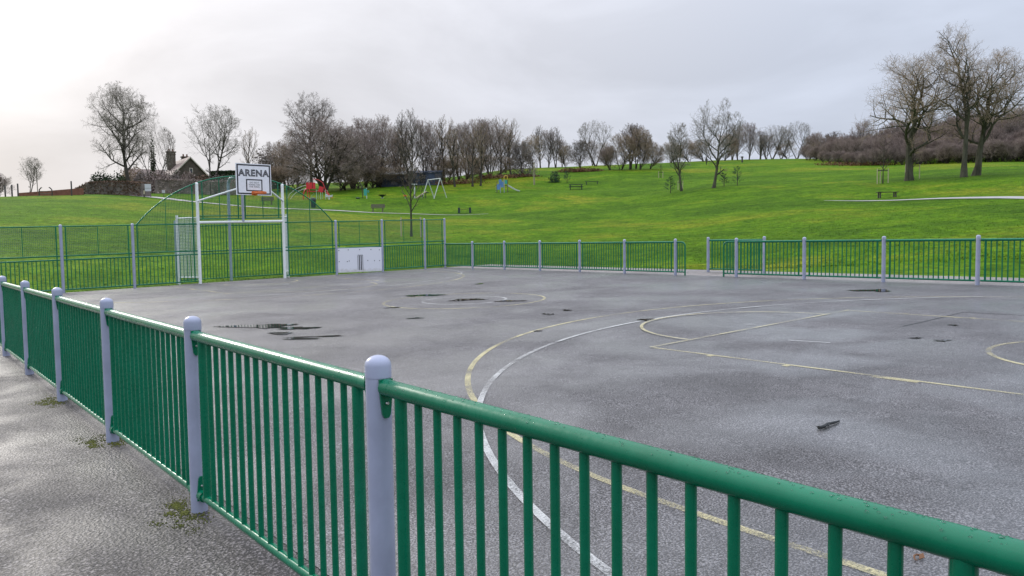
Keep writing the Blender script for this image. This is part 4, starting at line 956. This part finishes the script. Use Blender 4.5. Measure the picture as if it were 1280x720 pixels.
# ------------------------------------------------------------------ left boundary
def wpost(px, d, h, r, label):
    p = at(px, d); o = MB().tube([(0,0,-0.3), (0, 0, h*0.97), (0, 0, h)], [r, r, r*0.7], 8).build('fence_post', M['darkwood'], None, p); tag(o, label, 'post', 'timber posts on the left crest')
for px, h, lb in ((7, 1.1, 'timber post nearest the left picture edge on the crest'), (15.5, 1.15, 'second timber post from the left picture edge on the crest'), (23, 1.25, 'third timber post from the left edge, beside the low wall'), (90, 1.5, 'lone taller timber post on the crest left of the hedge')): wpost(px, 90, h, 0.07, lb)
p0, p1 = at(24, 93), at(104, 97)
bw = thing('boundary_wall', p0, 'low red-brown wall along the left crest under the small lone tree', 'wall')
b = MB()
for i in range(8):
    a = p0.lerp(p1, i/8); c = p0.lerp(p1, (i+1)/8); za, zc = T(a.x, a.y), T(c.x, c.y); hh = 0.35+0.05*i
    nn = Vector((-(p1-p0).y, (p1-p0).x, 0)).normalized()*0.15
    A = Vector((a.x, a.y, za))-p0; C_ = Vector((c.x, c.y, zc))-p0; dn = Vector((0, 0, -.4)); u0 = Vector((0, 0, hh)); u1 = Vector((0, 0, hh+.05))
    b.add([A-nn+dn, A+nn+dn, C_+nn+dn, C_-nn+dn, A-nn+u0, A+nn+u0, C_+nn+u1, C_-nn+u1], [(0,3,2,1), (4,5,6,7), (0,1,5,4), (1,2,6,5), (2,3,7,6), (3,0,4,7)])
b.build('wall_body', M['brick'], bw, smooth=False)
e = thing('barrier', at(57.5, 90), 'barrier of two bow-topped uprights with rails on the left crest', 'barrier', None, YAWZ)
for s in (-1, 1): MB().tube([(s*0.62, 0, -0.2), (s*0.66, 0, 0.35), (s*0.62, 0, 0.62), (s*0.44, 0, 0.80), (s*0.36, 0, 0.82)], 0.055, 8).build('upright', M['darkwood'], e)
for z in (0.2, 0.45): MB().tube([(-0.62, 0, z), (0.62, 0, z)], 0.03, 6).build('rail', M['wood'], e)
e = thing('lamp_post', at(47.5, 125), 'thin lamp post on the skyline between the small tree and the barrier', 'lamp post', None, YAWZ)
MB().tube([(0,0,-.2), (0,0,4.0)], 0.05, 8).build('pole', M['wood'], e); MB().box((0, -0.2, 4.02), (0.16, 0.5, 0.1)).build('lantern', M['wood'], e)
# noticeboard at the park entrance
e = thing('noticeboard', at(185.5, 95), 'pale noticeboard on two legs at the end of the brown hedge', 'noticeboard', None, YAWZ)
for s in (-1, 1): MB().box((s*0.27, 0.03, 0.45), (0.07, 0.07, 1.5)).build('leg', M['wood'], e, smooth=False)
bd = MB().box((0, 0, 1.05), (0.68, 0.05, 0.80)).build('panel', M['sign'], e, smooth=False)
MB().box((0, -0.028, 0.98), (0.62, 0.006, 0.03)).build('divider', M['wood'], bd, smooth=False)
e = thing('entrance_post', at(180.5, 94), 'short pale-banded post beside the noticeboard', 'post', None, YAWZ)
MB().tube([(0,0,-.2), (0,0,0.95)], 0.07, 8).build('shaft', M['darkwood'], e); MB().tube([(0, 0, .35), (0, 0, .75)], 0.074, 8).build('band', M['stake'], e)
e = thing('gate_sign', at(205, 98), 'small white sign on a post beside the path below the house', 'sign', None, YAWZ)
MB().tube([(0,0,-.2), (0,0,0.7)], 0.04, 8).build('post', M['wood'], e); MB().box((0, -0.05, 0.62), (0.36, 0.03, 0.34)).build('plate', M['sign'], e, smooth=False)

# ------------------------------------------------------------------ park furniture
def bench(px, d, label, rz=0.0, back=True, w_=1.55, mat='wood', name='park_bench'):
    e = thing(name, at(px, d), label, 'bench', None, YAWZ+rz)
    for i in range(3): MB().box((0, -0.16+0.15*i, 0.45), (w_, 0.12, 0.045)).build('seat_slat', M[mat], e, smooth=False)
    if back:
        for i in range(3): MB().box((0, 0.27+0.03*i, 0.58+0.13*i), (w_, 0.04, 0.11)).build('back_slat', M[mat], e, smooth=False)
    for s in (-1, 1):
        b = MB(); b.box((s*(w_/2-0.24), -0.12, 0.19), (0.09, 0.09, 0.5)); b.box((s*(w_/2-0.24), 0.2, 0.19), (0.09, 0.09, 0.5))
        if back: b.box((s*(w_/2-0.24), 0.31, 0.62), (0.07, 0.05, 0.55))
        b.build('leg', M[mat], e, smooth=False)
    return e
bench(472, 86.5, 'timber bench with a back beside the path, left of the staked sapling', 0.1)
bench(334, 93, 'pale timber bench seen through the mesh under the backboard', 0.2, w_=1.4)
bench(1109, 70.3, 'dark backless bench beside the right path', 0.0, False, 1.75, 'darkwood')
# two posts with a low plank
e = thing('low_bench', at(580.5, 86), 'low plank seat between two dark posts on a worn patch', 'bench', None, YAWZ)
for s in (-1, 1): MB().box((s*0.62, 0, 0.26), (0.24, 0.2, 0.75)).build('leg', M['bindark'], e, smooth=False)
MB().box((0, 0, 0.46), (1.0, 0.26, 0.05)).build('seat', M['darkwood'], e, smooth=False)
# picnic table with its benches
e = thing('picnic_table', at(720, 115), 'dark picnic table on the plateau right of the small slide', 'picnic table', None, YAWZ)
MB().box((0, 0, 0.76), (2.1, 0.7, 0.06)).build('tabletop', M['bindark'], e, smooth=False)
for s in (-1, 1):
    MB().box((0, s*0.68, 0.46), (2.1, 0.26, 0.05)).build('seat', M['bindark'], e, smooth=False)
    b = MB(); b.box((s*0.85, 0, 0.36), (0.10, 0.6, 0.78)); b.box((s*0.85, 0, 0.41), (0.08, 1.4, 0.06)); b.build('leg', M['bindark'], e, smooth=False)
bench(740, 122, 'low dark bench behind the picnic table', 0.0, False, 2.2, 'bindark')
# litter bin
e = thing('litter_bin', at(391.5, 90), 'dark green litter bin beside the path behind the right arch', 'bin', None, YAWZ)
MB().lathe([(0.26, -0.1), (0.28, 0.1), (0.30, 0.85)], 14).build('body', M['bindark'], e)
MB().lathe([(0.33, 0.85), (0.33, 0.92), (0.24, 1.10), (0.08, 1.16)], 14).build('lid', M['bindark'], e)

# ------------------------------------------------------------------ playground
e = thing('climbing_frame', at(397, 106), 'red climbing frame with pale arched bars and a red chute', 'climbing frame', None, YAWZ)
for x in (-1.2, 0.0, 0.55, 1.2):
    for y in (-0.5, 0.5): MB().tube([(x, y, -0.2), (x, y, 1.9 if x < 0 else 1.2)], 0.05, 8).build('leg', M['palegreen'] if x > -1 else M['red'], e)
for x in (-1.15, -0.72, -0.28): MB().box((x, -0.55, 1.75), (0.36, 0.05, 0.85)).build('red_panel', M['red'], e, smooth=False)
MB().box((0.62, -0.55, 1.25), (0.62, 0.05, 0.75), Matrix.Rotation(R(18), 3, 'Y')).build('red_panel', M['red'], e, smooth=False)
MB().box((-0.5, 0, 1.02), (1.6, 1.0, 0.08)).build('platform', M['red'], e, smooth=False)
MB().tube([(-1.3 + 2.2*i/10, -0.5, 2.0 + 0.62*math.sin(math.pi*i/10*0.95)) for i in range(4, 11)] + [(1.15, -0.5, 1.35), (1.7, -0.5, 0.55)], 0.045, 8).build('top_hoop', M['red'], e)
MB().tube([(-1.75, -0.6, -.1), (-1.72, -0.6, 0.7), (-1.5, -0.6, 1.2), (-1.15, -0.6, 1.42)], 0.07, 8).build('curved_leg', M['red'], e)
for y, x1, z1 in ((-0.5, -3.2, 0.45), (0.5, -3.9, 0.75)): MB().tube([(-1.3, y, 1.9 if y > 0 else 1.35)] + [(-1.3+(x1+1.3)*q, y, (1.9 if y > 0 else 1.35)-((1.9 if y > 0 else 1.35)-z1)*q*q) for q in (.25, .5, .75, 1)] + [(x1-0.35, y, -0.1)], 0.035, 8).build('arched_bar', M['galv'], e)
b = MB(); b.prism([(0.9, -0.3, 1.0), (2.0, -0.3, 0.12), (2.0, -0.3, 0.2), (0.9, -0.3, 1.1)], (0, 0.55, 0)); b.build('chute', M['red'], e, smooth=False)
MB().tube([(-1.1, 0.2, 0.1), (-0.3, 0.1, 0.9), (0.2, 0, 1.2)], 0.035, 8).build('net_rope', M['teal'], e)
e = thing('play_rocker', at(411.5, 105), 'small pale rocking toy at the foot of the red climbing frame', 'play equipment', None, YAWZ)
MB().lathe([(0.12, -0.05), (0.08, 0.3)], 10).build('spring', M['galv'], e); MB().prism([(-0.45, -0.1, 0.3), (0.4, -0.1, 0.3), (0.5, -0.1, 0.62), (0.2, -0.1, 0.55), (-0.1, -0.1, 0.52), (-0.3, -0.1, 0.75), (-0.5, -0.1, 0.6)], (0, 0.2, 0)).build('body', M['sign'], e, smooth=False)
e = thing('curved_pole', at(453, 106), 'dark curved pole standing on the playground beside the green panel', 'pole', None, YAWZ)
MB().tube([(0.05,0,-.2), (0.02,0,0.9), (-0.1,0,1.7), (-0.35,0,2.15), (-0.6,0,2.3)], 0.05, 8).build('shaft', M['darkwood'], e)
e = thing('play_board', at(457.5, 105), 'green play panel on a pale post left of the sapling', 'play equipment', None, YAWZ)
MB().tube([(0.1,0,-.2), (0.1,0,1.42)], 0.06, 8).build('post', M['galv'], e); MB().box((-0.05, -.05, 0.85), (0.42, 0.06, 0.9)).build('panel', M['teal'], e, smooth=False); MB().box((0.34, -.05, 0.95), (0.2, 0.05, 0.28)).build('side_panel', M['teal'], e, smooth=False)
e = thing('play_dish', at(478, 105), 'low dark dish-shaped spinner on the playground left of the sapling', 'play equipment', None, YAWZ)
MB().lathe([(0.10, -0.1), (0.10, 0.22), (0.55, 0.42), (0.58, 0.48)], 14).build('dish', M['bindark'], e); MB().box((0.0, 0, 0.03), (0.4, 0.4, 0.06)).build('foot', M['galv'], e, smooth=False)
e = thing('play_spinner', at(447.5, 105), 'flat dark play disc on the ground left of the curved pole', 'play equipment', None, YAWZ)
MB().lathe([(0.25, -0.05), (0.3, 0.12), (0.26, 0.16)], 14).build('disc', M['bindark'], e); MB().lathe([(0.05, 0.1), (0.05, 0.2)], 8).build('hub', M['galv'], e)
e = thing('play_disc', at(506.5, 104), 'small orange-red play seat left of the pale T-shaped post', 'play equipment', None, YAWZ)
MB().lathe([(0.24, 0.28), (0.27, 0.34), (0.24, 0.44)], 12).build('seat', M['orange'], e); MB().lathe([(0.06, -0.1), (0.06, 0.3)], 8).build('stem', M['galv'], e)
e = thing('t_post', at(518.5, 104), 'pale T-shaped play post left of the swing frame', 'play equipment', None, YAWZ)
MB().tube([(0,0,-.2), (0,0,1.85)], 0.085, 10).build('post', M['galv'], e); MB().box((0, 0, 1.88), (0.72, 0.2, 0.10)).build('crosspiece', M['galv'], e, smooth=False)
e = thing('balance_ramp', at(527, 103), 'pale sloping balance beam between T-shaped post and swing frame', 'play equipment', None, YAWZ)
MB().tube([(-0.75, 0, 0.02), (0.7, 0, 0.92)], 0.10, 8).build('beam', M['stake'], e)
for x in (0.15, 0.55): MB().tube([(x, 0, -.2), (x, 0, 0.5 if x < .3 else .82)], 0.05, 8).build('leg', M['darkwood'], e)
MB().box((0.75, .1, 0.75), (0.5, 0.1, 0.12)).build('handle', M['bindark'], e, smooth=False)
e = thing('swing_frame', at(543, 103), 'pale A-frame swing frame on the playground', 'swing', None, YAWZ+R(-50))
for s in (-1, 1):
    for k in (-1, 1): MB().tube([(s*1.45, k*1.05, -.2), (s*1.45, 0, 2.5)], 0.055, 8).build('leg', M['galv'], e)
MB().tube([(-1.55, 0, 2.5), (1.55, 0, 2.5)], 0.06, 8).build('top_bar', M['galv'], e)
e = thing('play_slide', at(630, 112), 'small play tower with blue panels, yellow hoop and a silver slide', 'slide', None, YAWZ)
for x in (-1.0, -0.5, 0.05, 0.55):
    for y in (-0.4, 0.4): MB().tube([(x, y, -.2), (x, y, 1.95 if x > -.9 else 1.6)], 0.05, 8).build('leg', M['wood'] if x in (-1.0, .55) else M['lilac'], e)
for x, z in ((-0.78, 0.8), (-0.25, 1.15), (-0.5, 1.45)): MB().box((x, -0.44, z), (0.42, 0.05, 0.8)).build('blue_panel', M['blue'], e, smooth=False)
MB().box((-0.1, 0, 0.98), (1.3, 0.8, 0.07)).build('platform', M['darkwood'], e, smooth=False)
MB().box((0.32, -0.44, 1.5), (0.36, 0.05, 0.55)).build('teal_panel', M['teal'], e, smooth=False)
MB().tube([(0.05, -0.4, 1.9), (0.05, -0.4, 2.25), (0.14, -0.4, 2.4), (0.46, -0.4, 2.4), (0.55, -0.4, 2.25), (0.55, -0.4, 1.9)], 0.055, 8).build('hoop', M['yellow'], e)
b = MB()
for y in (-0.28, 0.24): b.prism([(0.5, y, 1.0), (1.6, y, 0.35), (2.0, y, 0.2), (2.35, y, 0.16), (2.35, y, 0.28), (2.0, y, 0.36), (1.6, y, 0.55), (0.5, y, 1.25)], (0, 0.04, 0))
b.prism([(0.5, -0.24, 1.0), (1.6, -0.24, 0.35), (2.35, -0.24, 0.16), (2.35, -0.24, 0.2), (1.6, -0.24, 0.40), (0.5, -0.24, 1.05)], (0, 0.48, 0)); b.build('chute', M['galv'], e, smooth=False)
for i in range(4): MB().box((-1.15, 0, 0.2+i*0.24), (0.1, 0.6, 0.05)).build('step', M['lilac'], e, smooth=False)

# ------------------------------------------------------------------ staked young trees
def staked(px, d, hs, label, sh=1.35, ws=None, lean=0.0, gap=0.62, crown='sapling', stakes=2):
    p = at(px, d); e = thing('staked_sapling', p, label, 'sapling', 'young trees held by stakes', YAWZ)
    a, b = TV[crown]; ws = ws or hs
    put('trunk', a, e, None, None, (ws, ws, hs)); put('crown', b, e, None, None, (ws*0.85, ws*0.85, hs))
    for k in range(stakes):
        s = -1 if k == 0 else 1; y = 0 if k < 2 else 0.5; x = s*gap if k < 2 else 0.0
        MB().tube([(x, y, -.2), (x, y, sh)], 0.045, 8).build('stake', M['stake'], e)
    MB().box((0, 0, sh-0.18), (gap*2, 0.05, 0.09)).build('tie_bar', M['darkwood'], e, smooth=False)
staked(513, 52, 1.22, 'staked bare sapling standing behind the tall goal-end corner', 1.3, lean=.02, gap=0.66)
staked(1103, 86, 0.95, 'staked sapling left of the large spreading tree on the right', 1.5, gap=.55, stakes=3)
staked(1140, 92, 0.9, 'staked sapling hidden behind the large spreading tree trunk on the right', 1.55, gap=.75, stakes=3)
staked(668, 125, 0.85, 'thin pale staked sapling right of the small slide', 3.6, gap=.08, ws=.5)
staked(826, 130, 0.75, 'short staked sapling on the slope left of the mid-slope pair', 1.1, gap=.35, ws=.5)
staked(850.5, 100, 0.6, 'short staked sapling close behind the shorter mid-slope tree', 1.1, gap=.3, ws=.5)
e = thing('marker_post', at(927.5, 190), 'tiny dark marker post on the slope right of the walking person', 'post', None, YAWZ)
MB().box((0, 0, .5), (0.3, 0.3, 1.4)).build('shaft', M['darkwood'], e, smooth=False); MB().box((0, 0, 1.25), (0.5, 0.36, 0.3)).build('head', M['darkwood'], e, smooth=False)

# ------------------------------------------------------------------ walking person far up the slope
def person():
    p = at(883, 178); e = thing('person', p, 'person in dark clothes walking far up the grass slope', 'person', None, YAWZ+0.4)
    J = {'pel': (0,0,.93,.16), 'wst': (0,0,1.12,.15), 'chs': (0,.02,1.36,.19), 'nck': (0,.01,1.52,.07), 'hed': (0,-.01,1.68,.115), 'top': (0,0,1.79,.06),
         'sl': (-.2,0,1.43,.08), 'el': (-.27,.06,1.16,.06), 'wl': (-.27,-.08,.93,.045), 'hl': (-.27,-.12,.84,.04), 'sr': (.2,0,1.43,.08), 'er': (.28,-.03,1.16,.06), 'wr': (.27,-.14,.95,.045), 'hr': (.27,-.19,.86,.04),
         'tl': (-.10,0,.85,.11), 'kl': (-.11,-.12,.49,.075), 'al': (-.11,-.10,.09,.05), 'fl': (-.11,-.28,.04,.045), 'tr': (.10,0,.85,.11), 'kr': (.11,.02,.48,.075), 'ar': (.11,.24,.12,.05), 'fr': (.11,.10,.04,.045)}
    E_ = [('pel','wst'),('wst','chs'),('chs','nck'),('nck','hed'),('hed','top'),('chs','sl'),('sl','el'),('el','wl'),('wl','hl'),('chs','sr'),('sr','er'),('er','wr'),('wr','hr'),('pel','tl'),('tl','kl'),('kl','al'),('al','fl'),('pel','tr'),('tr','kr'),('kr','ar'),('ar','fr')]
    ks = list(J); me = bpy.data.meshes.new('body'); me.from_pydata([J[k][:3] for k in ks], [(ks.index(a), ks.index(b)) for a, b in E_], []); me.update()
    o = put('body', me, e); md = o.modifiers.new('skin', 'SKIN')
    for i, k in enumerate(ks): me.skin_vertices[0].data[i].radius = (J[k][3], J[k][3]); me.skin_vertices[0].data[i].use_root = (k == 'pel')
    sb = o.modifiers.new('sub', 'SUBSURF'); sb.levels = 1; sb.render_levels = 1; me.materials.append(M['coat'])
    MB().lathe([(0.10, 1.62), (0.125, 1.70), (0.11, 1.79), (0.04, 1.83)], 10).build('hair', M['black'], e)
person()
# ------------------------------------------------------------------ grass blades along the near grass
def blades():
    r_ = np.random.default_rng(4); n = 90000
    az = r_.uniform(-0.1, 1.45, n*2); d = 27 + (r_.random(n*2)**1.6)*62
    x = d*np.sin(az); y = d*np.cos(az); ok = ~((x < TX1+0.05) & (y < TY1+0.05)); x, y = x[ok][:n], y[ok][:n]; n = len(x)
    z = np.array([T(a, b) for a, b in zip(x, y)]); h = r_.uniform(0.015, 0.05, n); w_ = r_.uniform(0.008, 0.02, n); a = r_.uniform(0, 6.28, n); tx, ty = r_.normal(0, .05, n), r_.normal(0, .05, n)
    v = np.zeros((n, 3, 3)); v[:, 0] = np.c_[x-np.cos(a)*w_, y-np.sin(a)*w_, z-0.01]; v[:, 1] = np.c_[x+np.cos(a)*w_, y+np.sin(a)*w_, z-0.01]; v[:, 2] = np.c_[x+tx, y+ty, z+h]
    me = bpy.data.meshes.new('grass'); me.from_pydata(v.reshape(-1, 3).tolist(), [], np.arange(n*3).reshape(-1, 3).tolist()); me.update(); me.materials.append(M['grass'])
    tag(put('grass', me), 'short winter grass covering the slope beyond the railings', 'grass', kind='stuff')
blades()
